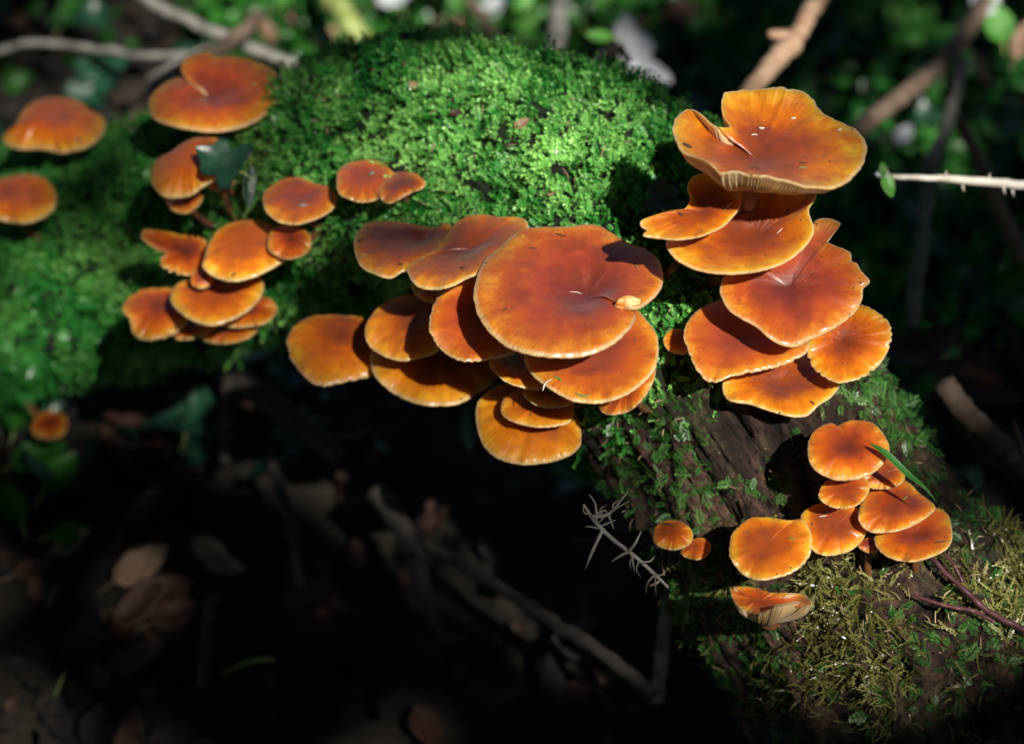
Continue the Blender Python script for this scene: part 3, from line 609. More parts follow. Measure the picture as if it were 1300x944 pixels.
 dict(label='shaded cap at the left of the right stack, above the lowest one', poly=[(868,429),(870,414),(879,400),(893,389),(913,381.5),(944,384),(975,400),(1005,418),(1027,434),(1024.5,446),(1013,454.5),(990,464.5),(967,470),(944,474.5),(924,479),(910,485),(896,482.5),(884,469),(876,451.6)], cen=(935,425), d=.876, dome=0, dep=.002, NA=220, jag=.3, nrm=(.0,-.22,.97), mat='cap_mauve', ragged=0.5),
 dict(label='cap jutting out to the right of the right stack over the dark', poly=[(1024,446),(1030,425),(1052,400),(1076,387),(1096,387),(1116,397),(1130,411.5),(1132.5,429),(1127,446),(1116,463),(1099,477),(1079,484.5),(1060,485),(1035,470)], cen=(1072,430), d=.879, dome=.0, dep=.002, NA=200, jag=.3, nrm=(.0,-.33,.95), mat='cap_gold', ragged=0.9),
 dict(label='lowest cap of the right stack, bent down at its front edge', poly=[(917,491.6),(919,483),(930,475),(956,464),(990,456),(1016,448),(1030,447),(1045,453),(1061.6,461.6),(1068,471.6),(1066,489),(1056,503),(1039,514.5),(1027,526),(1013,529),(996,526.5),(973,520),(953,513),(933,510),(921.5,504.5)], cen=(990,482), d=.883, dome=.0005, dep=.003, NA=220, jag=.3, nrm=(.05,-.1,1), mat='cap_gold'),
 dict(label='small dull cap half hidden behind the left side of the right stack', poly=[(842,431.5),(847,421.5),(857,417),(868,420),(876,432),(872,448),(859,449),(847,443)], cen=(859,433), d=.892, dome=.007, dep=0),
 dict(label='round notched cap at the top of the lower right group', poly=[(1025.5,574.5),(1027,557.6),(1037,544),(1054,536.6),(1062,541),(1071,536),(1088,533),(1108.5,537),(1122,551),(1129,566),(1127,579.6),(1115,595),(1098,605),(1078,609),(1057.6,608),(1037,598),(1028,586)], cen=(1076,570), d=0.856, dome=.0035, dep=.0015, NA=200),
 dict(label='cap half hidden behind the round notched cap, under the grass blade', poly=[(1093,605),(1105,618.6),(1125.5,620),(1142,615),(1149,605),(1139,591.6),(1125.5,580),(1105,584)], cen=(1122,602), d=0.868, dome=.004),
 dict(label='small oval cap below the round notched cap', poly=[(1039,629),(1044,615),(1057.6,606),(1078,604),(1098,607),(1104,618.6),(1098,632),(1085,642),(1064.5,645),(1047.5,639)], cen=(1072,623), d=0.861, dome=.005, dep=.001),
 dict(label='wide cap with pointed right end in the lower right group', poly=[(1090,650),(1098,628),(1120,613),(1150,610),(1168,626),(1186.5,640.7),(1185,649),(1169.5,661),(1149,671),(1125.5,675.6),(1105,674.6),(1092,664)], cen=(1138,645), d=0.866, dome=.003, dep=.001, NA=180),
 dict(label='rightmost cap of the lower right group with a purplish dent', poly=[(1110,681),(1122,668),(1150,655),(1173,648),(1190,644),(1203,652.5),(1208.5,669.5),(1207,690),(1190,703.4),(1159,712.5),(1132,708.5),(1115,696.6)], cen=(1163,678), d=0.866, dome=.001, dep=.003, NA=180),
 dict(label='pinkish cap at the centre of the lower right group, below the small oval one', poly=[(1017,654),(1030.5,642),(1051,637),(1071,640),(1095,647.5),(1103,662.7),(1098,679.7),(1085,695),(1064.5,703.4),(1044,704),(1030.5,696.6),(1020,675)], cen=(1060,670), d=0.868, dome=.0035, dep=.001, NA=180),
 dict(label='large cap with a dark folded left edge, leftmost of the lower right group', poly=[(925.5,703,2),(928,680),(940,665),(956,656),(980,656.6),(1003,660),(1017,659),(1027,669.5),(1031,686),(1027,707),(1010,724),(990,732),(966,736),(946,730.5),(934,719,1),(929,711,3)], cen=(975,690), d=0.86, dome=.002, dep=.002, NA=200, jag=.3, ragged=0.5),
 dict(label='small domed cap standing by itself on the shaded side of the log', poly=[(829,680),(832,668),(844,661),(861,661),(876,669.5),(880,681),(874.5,691.5),(857.6,697.6),(841,695),(831,688)], cen=(854,679), d=.885, dome=.009, dep=0),
 dict(label='small cap right behind the solitary domed cap', poly=[(864,700),(872,688),(890,682),(902,690),(899,704),(885,710),(871,707)], cen=(884,697), d=0.888, dome=.007, dep=0),
 dict(label='tiny curled cap under the lower right group, between two wide caps', poly=[(1090,693),(1095,684),(1110,682),(1116,690),(1112,702,-2),(1100,700,-1)], cen=(1103,691), d=0.872, dome=.006, dep=0),
 dict(label='upturned cap at the bottom of the log with its pale gills facing out', poly=[(927,749),(930.5,745),(946,744),(962,747),(978,752),(1000,752,2),(1022,755,5),(1031,765,9),(1026,768,10),(1012,763,10),(1000,765,10),(985,768,9),(974,775,5),(962,779,1),(945,774),(933,765)], cen=(966,762), d=0.862, dome=.001, dep=.002, nrm=(-.05,.0,1), gills=70, rim_k=3.0, thick=.014, wav=.0022, jag=1.0, NA=420),
 dict(label='very blurred little cap below the lit moss in the far left corner', poly=[(40,545),(45,530),(60,522),(80,525),(86,540),(78,553),(60,557),(45,553)], cen=(63,540), d=1.145, dome=.006, dep=0),
]
for c in CAPS: mushroom(**c)
# ------------------------------------------------------------------ twigs, branches and stems around the log
def branch(name, label, cat, pts, rads, mat, seed=0, side=(), rough=.25, seg=10, group=None, wob=.0012, n=None):
    pts = np.array(pts, float); n = n or max(24, len(pts) * 14); A = catmull(np.concatenate([pts, np.array(rads)[:, None]], 1), n)
    for i in range(n): A[i, :3] += wob * np.array([mn.noise(Vector((i * .22, seed, k * 7.7))) for k in range(3)])
    V, F = tube(A[:, :3], A[:, 3], seg, rough=rough, seed=seed); root = empty(name, A[0, :3], label, cat, group or ('bramble stems on the log' if 'bramble' in name else 'twigs and branches around the log'))
    mesh_obj('shaft', V, F, M[mat], root)
    for sd in side:
        t, dv, ln, r = sd; k = int(t * (n - 1)); p0 = A[k, :3]; dv = unit(dv)
        Vs, Fs = tube([p0, p0 + dv * ln * .5 + np.array([0, 0, ln * .06]), p0 + dv * ln], [r, r * .8, r * .45], 7, n=10, rough=.2, seed=seed + t)
        mesh_obj('side_shoot', Vs, Fs, M[mat], root)
    return root
g = GP
branch('dead_twig', 'long thin grey twig running from the left border behind the spiral cap', 'twig', [g(-40, 85, .09), g(30, 56, .10), g(120, 62, .10), g(200, 72, .10), g(300, 62, .09)], [.0017, .0019, .0020, .0020, .0016], 'twig_grey', 1)
branch('dead_twig', 'straight grey branch slanting from the top edge to its broken end by the moss', 'branch', [g(150, -30, .14), g(200, 8, .13), g(290, 48, .12), g(405, 97, .10)], [.0034, .0032, .0030, .0038], 'twig_grey', 2, side=[(.62, (-.75, -.2, -.25), .05, .0022)])
branch('dead_twig', 'curved brown twig rising from the log to the left of the spiral cap', 'twig', [P(152, 182, 1.10), P(180, 130, 1.12), P(230, 88, 1.15), P(290, 55, 1.2), P(330,20,1.24)], [.0028, .003, .0035, .004, .0035], 'twig_brown', 3)
branch('green_stalk', 'thick yellow green stem leaning in from the top edge left of the moss hump', 'stem', [g(405, -30, .08), g(440, 25, .08), g(478, 72, .06), g(500, 110, .05)], [.007, .0065, .006, .005], 'twig_green', 4)
branch('dead_twig', 'pale upright stem behind the highest part of the moss hump', 'stem', [P(712, -25, 1.28), P(708, 30, 1.25), P(700, 90, 1.2)], [.0052, .005, .0048], 'twig_grey', 5)
branch('dead_twig', 'thin green stem leaning behind the moss hump left of the pale upright stem', 'stem', [g(575, -30, .06), g(610, 20, .06), g(650, 75, .05)], [.004, .0035, .003], 'twig_brown', 6)
branch('broken_branch', 'tan branch with a knot rising from behind the topmost cap to the top edge', 'branch', [P(930, 150, 1.06), P(965, 100, 1.09), P(998, 62, 1.12), P(1015, 40, 1.14), P(1042, -10, 1.18), P(1060, -50, 1.2)], [.0046, .0045, .0052, .0043, .0045, .0045], 'twig_tan', 7, side=[(.5, (-.9, .1, .25), .012, .004)])
branch('broken_branch', 'brown branch slanting across the upper right behind the right stack', 'branch', [P(1075, 180, 1.12), P(1120, 140, 1.16), P(1190, 85, 1.2), P(1240, 20, 1.24), P(1270, -50, 1.28)], [.0042, .0045, .0048, .0042, .0042], 'twig_brown', 8)
branch('dead_vine', 'thin grey vine hanging down in the dark at the right', 'vine', [P(1222, 80, 1.2), P(1205, 150, 1.18), P(1180, 220, 1.17), P(1172, 300, 1.16), P(1160, 380, 1.15), P(1158, 412, 1.15)], [.003, .0032, .0035, .003, .0036, .0028], 'twig_grey', 9)
branch('dead_vine', 'dark reddish twig crossing behind the thorny stem near the right border', 'twig', [P(1205, 130, 1.2), P(1240, 200, 1.2), P(1270, 270, 1.21), P(1300, 330, 1.22), P(1340, 420, 1.22)], [.003, .0034, .004, .004, .004], 'twig_brown', 10)
th = branch('thorny_twig', 'thin whitish thorny stem reaching in from the right border, leaves at its tip', 'stem', [P(1122, 224, .975), P(1180, 226, .975), P(1240, 230, .98), P(1340, 238, .985)], [.0010, .0013, .0018, .0019], 'twig_pale', 11, rough=.15, wob=.0004)
for px_, py_, dr in [(1222, 240, -1), (1274, 243, -1), (1285, 246, -1), (1200, 222, 1), (1255, 226, 1)]:
    a = P(px_, py_ - dr * -0 - (5 if dr < 0 else -3), .98); V, F = tube([a, a + UP * dr * .0028 + RT * .0006], [.0007, .0001], 6); mesh_obj('thorn', V, F, M['twig_pale'], th)
branch('broken_branch', 'pale diagonal stick lying in the dark below the log', 'stick', [g(540, 690, .04), g(600, 725, .04), g(680, 775, .05), g(760, 825, .05), g(830, 880, .05)], [.0024, .0026, .0028, .0030, .0030], 'twig_shaded', 12)
branch('broken_branch', 'dim brown branch in the dark under the amber caps', 'branch', [g(250, 440, .05), g(300, 480, .05), g(370, 530, .05), g(430, 580, .04)], [.0055, .006, .0055, .004], 'twig_shaded', 13)
branch('broken_branch', 'dim slanting branch standing below the central cluster', 'branch', [g(475, 620, .06), g(510, 670, .05), g(535, 740, .04), g(560, 800, .02)], [.0050, .0048, .0042, .003], 'twig_shaded', 14)
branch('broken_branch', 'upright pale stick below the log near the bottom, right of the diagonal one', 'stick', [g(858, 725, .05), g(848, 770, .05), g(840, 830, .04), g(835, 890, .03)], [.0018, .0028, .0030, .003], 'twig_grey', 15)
branch('dead_twig', 'thin dark upright twig under the left part of the log', 'twig', [g(292, 430, .06), g(290, 500, .05), g(286, 590, .03)], [.0035, .004, .003], 'twig_shaded', 16)
branch('dead_twig', 'thin grey blurred twig in the lower dark left of the dim slanting branch', 'twig', [g(345, 590, .04), g(365, 650, .04), g(382, 745, .03)], [.0025, .003, .002], 'twig_shaded', 17)
branch('dead_twig', 'faint upright grey twig near the bottom between leaf litter and diagonal stick', 'twig', [g(270, 755, .03), g(262, 800, .03), g(258, 870, .02)], [.003, .003, .0025], 'twig_shaded', 18)
st = branch('broken_branch', 'snapped mossy stick with a grey cut end poking up at the right border', 'branch', [P(1197, 486, .985), P(1222, 520, .985), P(1262, 560, .985), P(1310, 605, .985), P(1360, 650, .99)], [.0052, .005, .0052, .0055, .006], 'twig_brown', 19, side=[(.40, (-.75, .2, .05), .010, .0025), (.66, (-.2, .3, .6), .022, .0018)])
branch('broken_branch', 'second dim stick beside the snapped mossy one at the right border', 'branch', [P(1215, 528, .999), P(1255, 570, .999), P(1290, 600, 1.0), P(1340, 640, 1.0)], [.0030, .0042, .004, .004], 'twig_tan', 20)
# bramble stems creeping over the lower end of the log
def onlog(px, py, lift=.003): return P(px, py, min(1.2, logd(px, py)) - lift)
br = branch('bramble_stem', 'purple bramble stem lying over the lower right end of the log', 'bramble', [onlog(1155, 672, .004), onlog(1180, 705, .006), onlog(1215, 740, .006), onlog(1255, 775, .006), onlog(1310, 805, .006)], [.0006, .0008, .0010, .0011, .0012], 'bramble', 21, rough=.1, wob=.0004)
branch('bramble_stem', 'thinner bramble shoot with a reddish tip, below the rightmost cap', 'bramble', [onlog(1162, 756, .006), onlog(1200, 768, .007), onlog(1235, 775, .007), onlog(1262, 790, .006)], [.0005, .0007, .0008, .0008], 'bramble', 22, rough=.1, wob=.0004)
branch('bramble_stem', 'short upright bramble shoot forking off below the rightmost cap', 'bramble', [onlog(1196, 700, .005), onlog(1210, 715, .008), onlog(1222, 738, .007)], [.0004, .0006, .0007], 'bramble', 23, rough=.1, wob=.0003)
# ---- the pale lichen-like thorny sprig in focus below the log
def lichen():
    mb = MB(); D = .875
    def p(x, y, dd=0): return P(x, y, D + dd)
    main = [p(741, 640), p(752, 657, .002), p(765, 672), p(785, 690, .003), p(805, 705, .006), p(835, 732, .012), p(848, 745, .016)]
    root = empty('thorny_twig', main[-1], 'small pale dry twig full of spikes, in focus against the dark below the log', 'twig')
    V, F = tube(main, [.0004, .0007, .0008, .0008, .0007, .0006, .0005], 7, n=50, rough=.25, seed=3); mesh_obj('shaft', V, F, M['twig_pale'], root)
    segs = [((752, 655), (773, 652), (797, 624), .0006), ((773, 652), (782, 645), (799, 636), .0004), ((757, 660), (756, 640), (748, 627), .0004), ((765, 672), (752, 700), (743, 722), .00055), ((765, 672), (748, 668), (742, 669), .0003),
            ((790, 650), (793, 648), (795, 651), .0003), ((772, 652), (776, 662), (779, 671), .0004), ((785, 690), (795, 700), (776, 712), .0003), ((798, 700), (806, 690), (814, 674), .0005), ((798, 700), (786, 706), (776, 713), .0005),
            ((802, 703), (804, 716), (806, 727), .0004), ((805, 705), (800, 712), (801, 722), .0003), ((830, 730), (822, 740), (820, 752), .0004), ((832, 731), (832, 745), (833, 755), .0003), ((826, 726), (838, 730), (846, 724), .0003), ((766, 655), (762, 646), (770, 641), .0003),
            ((780, 648), (778, 640), (788, 634), .0003), ((815, 713), (825, 712), (831, 706), .0003), ((812, 711), (808, 722), (814, 733), .0003), ((757, 652), (768, 648), (772, 655), .0004), ((748, 652), (741, 650), (741, 640), .0003), ((762, 668), (771, 664), (781, 660), .0004),
            ((770, 652), (763, 660), (757, 664), .0004)]
    for k, (a, b, c, r) in enumerate(segs):
        dd = random.uniform(-.006, .006); V, F = tube([p(*a), p(b[0], b[1], dd * .5), p(c[0], c[1], dd)], [r * 1.1, r, r * .3], 6, n=9, rough=.3, seed=k); mesh_obj('spike', V, F, M['twig_pale'], root)
lichen()
# ------------------------------------------------------------------ leaves
def leaf_mesh(kind, L, Wd, curl=.3, fold=.25, seed=0, nu=9, nv=5):
    V, F = [], []; r = random.Random(seed); th = .00025
    if kind == 'ivy':
        prof = [(0, 0), (.02, .20), (-.06, .46), (.10, .56), (.26, .44), (.36, .30), (.52, .44), (.66, .40), (.74, .22), (.9, .10), (1.0, 0)]
        us = [q[0] for q in prof]; wsd = [q[1] for q in prof]; m = len(prof)
        rows = [(us[i], wsd[i] * 1.0) for i in range(m)]; cu = [i / (m - 1) for i in range(m)]
    else:
        m = nu + 2; rows = []; cu = []
        for i in range(m):
            u = i / (m - 1); w = math.sin(math.pi * u ** (.8 if kind == 'oval' else .65)) ** (.75 if kind == 'oval' else 1.1) * .5 * Wd / L; rows.append((u, max(0, w) * (1 + r.uniform(-.07, .07)))); cu.append(u)
    for s in (0, 1):
        for i, (u, w) in enumerate(rows):
            for j in range(-nv, nv + 1):
                v = j / nv * w; x = cu[i] + (u - cu[i]) * abs(j / nv)
                z = fold * abs(v) + curl * (x - .4) ** 2 + .03 * mn.noise(Vector((x * 3 + seed, v * 5, seed))) - s * th / L + .012 * math.sin(x * 40) * abs(v) * 2
                V.append(np.array([(x - .1) * L, v * L, z * L]))
    c = 2 * nv + 1; o = len(rows) * c
    for s in (0, 1):
        for i in range(len(rows) - 1):
            for j in range(c - 1):
                a = s * o + i * c + j; f = (a, a + c, a + c + 1, a + 1); F.append(f if s else f[::-1])
    for i in range(len(rows) - 1):
        for j in (0, c - 1): a = i * c + j; F.append((a, a + c, o + a + c, o + a))
    return V, F
def leaf(label, kind, pos, nrm, ang, L, Wd, mat, cat='leaf', name='leaf', curl=.3, fold=.25, group=None, stalk=True, seed=0):
    """nrm: leaf normal, ang: heading of the tip in the picture plane in degrees (0 = right, 90 = up)"""
    V, F = leaf_mesh(kind, L, Wd, curl, fold, seed); nz = unit(nrm); h = RT * math.cos(R(ang)) + UP * math.sin(R(ang)); ex = unit(h - nz * (h @ nz)); ey = np.cross(nz, ex)
    root = empty(name, pos, label, cat, group or {'dead_leaf': 'dead leaves around the log', 'ivy_leaf': 'ivy leaves around the log'}.get(name, 'green leaves around the log')); f = lambda v: pos + ex * v[0] + ey * v[1] + nz * v[2]
    mesh_obj('blade', [f(v) for v in V], F, M[mat], root)
    if stalk:
        Vs, Fs = tube([pos, pos - ex * L * .22 - nz * L * .03, pos - ex * L * .4 - nz * L * .12], [L * .014 + .0002, L * .011 + .0002, L * .011], 6, n=6); mesh_obj('stalk', Vs, Fs, M['twig_brown' if 'brown' in mat or 'tan' in mat else 'twig_green'], root)
    return root
tc = -FW
leaf('dark bluish ivy leaf on the moss at the left of the right stack', 'ivy', P(842, 262, .895), tc + UP * .3 + RT * .2, 92, .0135, .014, 'leaf_ivy', 'ivy leaf', 'ivy_leaf', fold=.15, seed=1)
leaf('dark ivy leaf hanging beside the glossy humped cap', 'ivy', P(300, 215, .97), tc + UP * .4, 150, .021, .02, 'leaf_ivy', 'ivy leaf', 'ivy_leaf', seed=2)
leaf('narrow dark leaf drooping below the ivy leaf beside the glossy humped cap', 'oval', P(318, 215, .985), tc + RT * .4, -95, .018, .006, 'leaf_ivy', 'ivy leaf', 'ivy_leaf', seed=3)
leaf('long grass blade laid across the notched cap of the lower right group', 'long', P(1114, 568, .848), unit(tc + RT * .5 + UP * .8), -48, .031, .0032, 'leaf_green', 'grass blade', 'grass_blade', stalk=False, fold=.4, curl=-.15, seed=4)
leaf('small dark green leaf behind the right end of the lower right group', 'oval', P(1180, 640, .925), tc + UP * .5, 45, .016, .012, 'leaf_ivy', 'leaf', seed=5)
leaf('bright white green leaf folded at the tip of the thorny stem', 'oval', P(1128, 222, .972), tc + UP * .8 - RT * .3, 165, .006, .0042, 'leaf_pale', 'leaf', seed=6)
leaf('bright green leaf hanging from the tip of the thorny stem', 'oval', P(1124, 222, .972), tc + RT * .4 + UP * .2, -82, .011, .0065, 'leaf_lime', 'leaf', seed=7)
leaf('tiny upright green leaf at the tip of the thorny stem', 'oval', P(1122, 222, .973), tc, 98, .006, .0035, 'leaf_lime', 'leaf', seed=8)
leaf('bright green blurred leaf below the amber stack against the shaded side of the log', 'oval', P(700, 575, 1.03), tc + UP * .5 + RT * .5, -35, .026, .016, 'leaf_green', 'leaf', seed=9)
leaf('bright white shiny leaf standing behind the right slope of the moss hump', 'ivy', P(808, 92, 1.27), tc * .7 + RT * .9 + UP * .5, 80, .040, .034, 'leaf_pale', 'leaf', seed=10)
leaf('smaller white leaf lower down beside the bright white shiny one', 'ivy', P(800, 112, 1.20), tc + UP * .2 + RT * .9, 70, .016, .014, 'leaf_pale', 'leaf', seed=11)
leaf('pale green leaf end left of the bright white shiny leaf', 'oval', P(775, 48, 1.2), tc + UP * .6, 175, .014, .008, 'leaf_lime', 'leaf', seed=12)
branch('dead_twig', 'short pale hooked twig above the right slope of the moss hump', 'twig', [P(748, 92, 1.03), P(765, 70, 1.05), P(785, 62, 1.07), P(800, 78, 1.09)], [.0022, .002, .0017, .001], 'twig_tan', 31)
branch('dead_twig', 'thin brown twig lying behind the right slope of the moss hump towards the top cap', 'twig', [P(800, 110, 1.05), P(845, 132, 1.04), P(900, 150, 1.03), P(935, 165, 1.02)], [.0012, .0018, .0014, .001], 'twig_brown', 32)
leaf('big curled dead leaf in the dark right of the right stack', 'oval', P(1130, 455, 1.10), tc + UP * .7, 22, .040, .020, 'leaf_brown', 'dead leaf', 'dead_leaf', curl=.8, seed=13)
leaf('dim long dead leaf below the big curled one at the right', 'oval', P(1190, 470, 1.09), tc + UP * .4, -28, .045, .018, 'leaf_brown', 'dead leaf', 'dead_leaf', curl=.6, seed=14)
leaf('pale pinkish dead leaf bit behind the lower right end of the log', 'oval', P(1212, 665, .985), tc + UP * .6, 12, .018, .012, 'leaf_tan', 'dead leaf', 'dead_leaf', seed=15)
leaf('pale green leaf at the very top right corner', 'oval', P(1240, 15, 1.25), tc + RT * .4, 60, .026, .018, 'leaf_pale', 'leaf', seed=16)
leaf('mint green leaf below the pale one at the top right corner', 'oval', P(1272, 50, 1.25), tc + UP * .2, 100, .022, .016, 'leaf_lime', 'leaf', seed=17)
leaf('narrow pale leaf cut by the right border near the top corner', 'oval', P(1290, 70, 1.25), tc + UP * .2, 70, .022, .010, 'leaf_tan', 'leaf', seed=18)
leaf('blue grey leaf on the ground under the left end of the log', 'ivy', GP(238, 545, .03), tc + UP * .6, 80, .03, .03, 'leaf_ivy', 'ivy leaf', 'ivy_leaf', seed=19)
leaf('large flat grey dead leaf on the ground at the bottom', 'oval', GP(350, 835, .012), tc * .2 + UP * .9, 8, .060, .028, 'leaf_grey', 'dead leaf', 'dead_leaf', curl=.2, seed=20)
# brown leaves in the lower left
for k, (x, y, a, L, m_, lab) in enumerate([
    (150, 735, 35, .030, 'leaf_tan', 'lightest of the brown dead leaves lit in the lower left'),
    (165, 765, 20, .034, 'leaf_brown', 'reddish dead leaf right under the lightest one in the lower left'),
    (150, 790, 40, .030, 'leaf_brown', 'dead leaf below the reddish one in the lower left'),
    (195, 790, 30, .026, 'leaf_brown', 'narrow dead leaf pointing right below the lit leaves in the lower left'),
    (160, 670, 60, .028, 'leaf_brown', 'dim dead leaf above the lit ones in the lower left'),
    (195, 690, 10, .026, 'leaf_brown', 'dim brown leaf right above the lightest one in the lower left'),
    (250, 690, -30, .022, 'leaf_tan', 'small pale leaf at the right end of the lit leaves in the lower left'),
    (265, 712, -40, .024, 'leaf_tan', 'greenish tan leaf right of the lightest one in the lower left'),
    (75, 740, 80, .030, 'leaf_grey', 'grey dead leaf left of the lit leaves in the lower left'),
    (20, 730, 30, .022, 'leaf_brown', 'small brown leaf near the left border low down'),
    (70, 700, 15, .022, 'leaf_tan', 'pale leaf scrap under the green leaves in the lower left'),
    (140, 850, 25, .030, 'leaf_brown', 'pinkish dead leaf at the bottom in the lower left'),
    (85, 850, 70, .035, 'leaf_grey', 'dark dead leaf at the bottom left of the pinkish one')]):
    leaf(lab, 'oval', GP(x, y, .012), (random.uniform(-.4, .4), random.uniform(-.7, 0), 1), a, L, L * .5, m_, 'dead leaf', 'dead_leaf', curl=.6, seed=40 + k)
for k, (x, y, a, L, lab) in enumerate([(20, 590, 30, .03, 'large dim green leaf under the far left end of the log'), (60, 620, 60, .026, 'dim green leaf below the blurred little cap on the left'),
    (25, 660, 110, .024, 'green leaf above the leaf litter by the left border'), (70, 680, 10, .020, 'small bright green leaf above the leaf litter in the lower left'), (20, 545, 80, .022, 'dark green leaf left of the blurred little cap')]):
    leaf(lab, 'oval', GP(x, y, .02), tc + UP * .7 + RT * random.uniform(-.4, .4), a, L, L * .6, 'leaf_green', 'leaf', 'leaf', seed=60 + k)
# lit leaves and scraps behind the hump along the top edge
TOPL = [(545, 42, 20, .026, 'leaf_brown', 'rusty brown leaf behind the left shoulder of the moss hump'), (592, 52, 100, .020, 'leaf_tan', 'small rusty leaf right of the rusty brown one behind the hump'), (618, 22, 60, .018, 'leaf_pale', 'round pale green leaf behind the middle of the moss hump'),
    (662, 40, 80, .030, 'leaf_lime', 'vivid green leaf left of the pale upright stem'), (640, 8, 30, .022, 'leaf_green', 'green leaf at the top edge over the round pale green one'), (575, 2, 160, .022, 'leaf_lime', 'green leaf at the top edge over the rusty leaves'),
    (482, 2, 20, .022, 'leaf_pale', 'bluish white leaf at the top edge right of the thick green stem'), (515, 10, 60, .014, 'leaf_grey', 'small grey leaf right of the bluish white one at the top edge'), (430, 50, 70, .020, 'leaf_lime', 'green leaf left of the thick green stem'),
    (400, 30, 120, .022, 'leaf_green', 'green leaf behind the pale broken branch end'), (372, 22, 20, .022, 'leaf_tan', 'pale tan leaf above the straight grey branch'), (345, 52, 110, .016, 'leaf_tan', 'round tan scrap just above the straight grey branch'),
    (355, 5, 50, .016, 'leaf_lime', 'yellow green leaf at the top edge above the pale tan leaf'), (322, 28, 60, .018, 'leaf_green', 'bluish green leaf at the left of the pale tan one'), (412, 52, 60, .014, 'leaf_tan', 'brown scrap beside the pale broken branch end'),
    (388, 68, -30, .026, 'leaf_brown', 'long reddish brown leaf along the pale broken branch end'), (850, 18, 20, .026, 'leaf_brown', 'dim brown leaf above the bright white shiny leaf'), (900, 8, 100, .02, 'leaf_green', 'green leaf at the top edge right of the bright white leaf'),
    (760, 5, 60, .018, 'leaf_lime', 'pale leaf at the top edge right of the pale upright stem'), (735, 30, 140, .022, 'leaf_green', 'dim green leaf just right of the pale upright stem'), (80, 30, 60, .03, 'leaf_green', 'dim green leaf high at the left above the long grey twig'),
    (145, 100, 150, .03, 'leaf_ivy', 'dark teal leaf left of the spiral cap'), (120, 120, 200, .024, 'leaf_ivy', 'second dark teal leaf lower left of the spiral cap'), (1135, 45, 80, .02, 'leaf_lime', 'lone lit green leaf in the dark between the tan and brown branches'),
    (1140, 180, 60, .016, 'leaf_pale', 'whitish leaf speck above the tip of the thorny stem'), (1180, 60, 30, .03, 'leaf_green', 'dim green leaf above the slanting brown branch'), (1222, 92, 60, .010, 'leaf_pale', 'tiny bluish leaf where the grey vine meets the brown branch')]
for k, (x, y, a, L, m_, lab) in enumerate(TOPL):
    leaf(lab, 'ivy' if m_ == 'leaf_ivy' else 'oval', GP(x, y, .035), tc + UP * random.uniform(0, .8) + RT * random.uniform(-.4, .6), a, L, L * .62, m_, 'dead leaf' if ('brown' in m_ or 'tan' in m_ or 'grey' in m_) else 'leaf', 'dead_leaf' if ('brown' in m_ or 'tan' in m_ or 'grey' in m_) else 'leaf', seed=80 + k)
# uncountable litter and low greenery in the dark
def litter(name, mat, kinds, N, region, Lr, lift, prs=1, upr=.6):
    mb = MB(); base = [leaf_mesh(k, 1.0, .55, .6, .3, seed=s, nu=4, nv=2) for s, k in enumerate(kinds)]
    c = 0
    while c < N:
        x, y = region(); 
        if x is None: continue
        p = GP(x, y, lift * random.random()); V, F = random.choice(base); L = random.uniform(*Lr)
        nz = unit((random.gauss(0, upr), random.gauss(-.2, upr), 1)); a = random.uniform(0, 6.28); h = np.array([math.cos(a), math.sin(a), 0]); ex = unit(h - nz * (h @ nz)); ey = np.cross(nz, ex)
        mb.add([p + (ex * v[0] + ey * v[1] + nz * v[2]) * L for v in V], F); c += 1
    return tag(mesh_obj(name, mb.V, mb.F, M[mat]), kind='stuff')
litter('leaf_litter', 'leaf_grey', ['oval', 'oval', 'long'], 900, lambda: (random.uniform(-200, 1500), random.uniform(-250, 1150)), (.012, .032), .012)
litter('leaf_litter', 'leaf_brown', ['oval', 'oval', 'long'], 420, lambda: (random.uniform(-200, 1500), random.uniform(-250, 1150)), (.010, .026), .014)
litter('low_greenery', 'leaf_green', ['oval', 'ivy'], 300, lambda: random.choice([(random.uniform(-150, 1450), random.gauss(20, 60)), (random.uniform(950, 1300), random.gauss(60, 90)), (random.uniform(250, 950), random.gauss(0, 40))]), (.010, .026), .05, upr=.8)
litter('low_greenery', 'leaf_ivy', ['ivy', 'oval'], 300, lambda: (random.uniform(-150, 1450), random.uniform(-150, 620)), (.012, .03), .04, upr=.8)
# ground moss behind the right stack
def gmoss(N, fx, fy, sc):
    pts, nr, s_, t_ = [], [], [], []
    for _ in range(N):
        x, y = fx(), fy(); p = GP(x, y, .001); f = fbm(p[0] * 14, p[1] * 14, 3, 3)
        if f < -.1: continue
        pts.append(p); nr.append((0, -.2, 1)); s_.append(random.uniform(.8, 1.5) * sc); t_.append(min(1, max(0, .1 + .5 * f)))
    return pts, nr, s_, t_
o = scatter('ground_moss', *gmoss(3500, lambda: random.gauss(1180, 120), lambda: random.gauss(190, 130), 2.6), PR['star'], None, tilt=.6)
o = scatter('ground_moss', *gmoss(3000, lambda: random.uniform(250, 950), lambda: random.gauss(-10, 50), 2.4), PR['star'], None, tilt=.6)
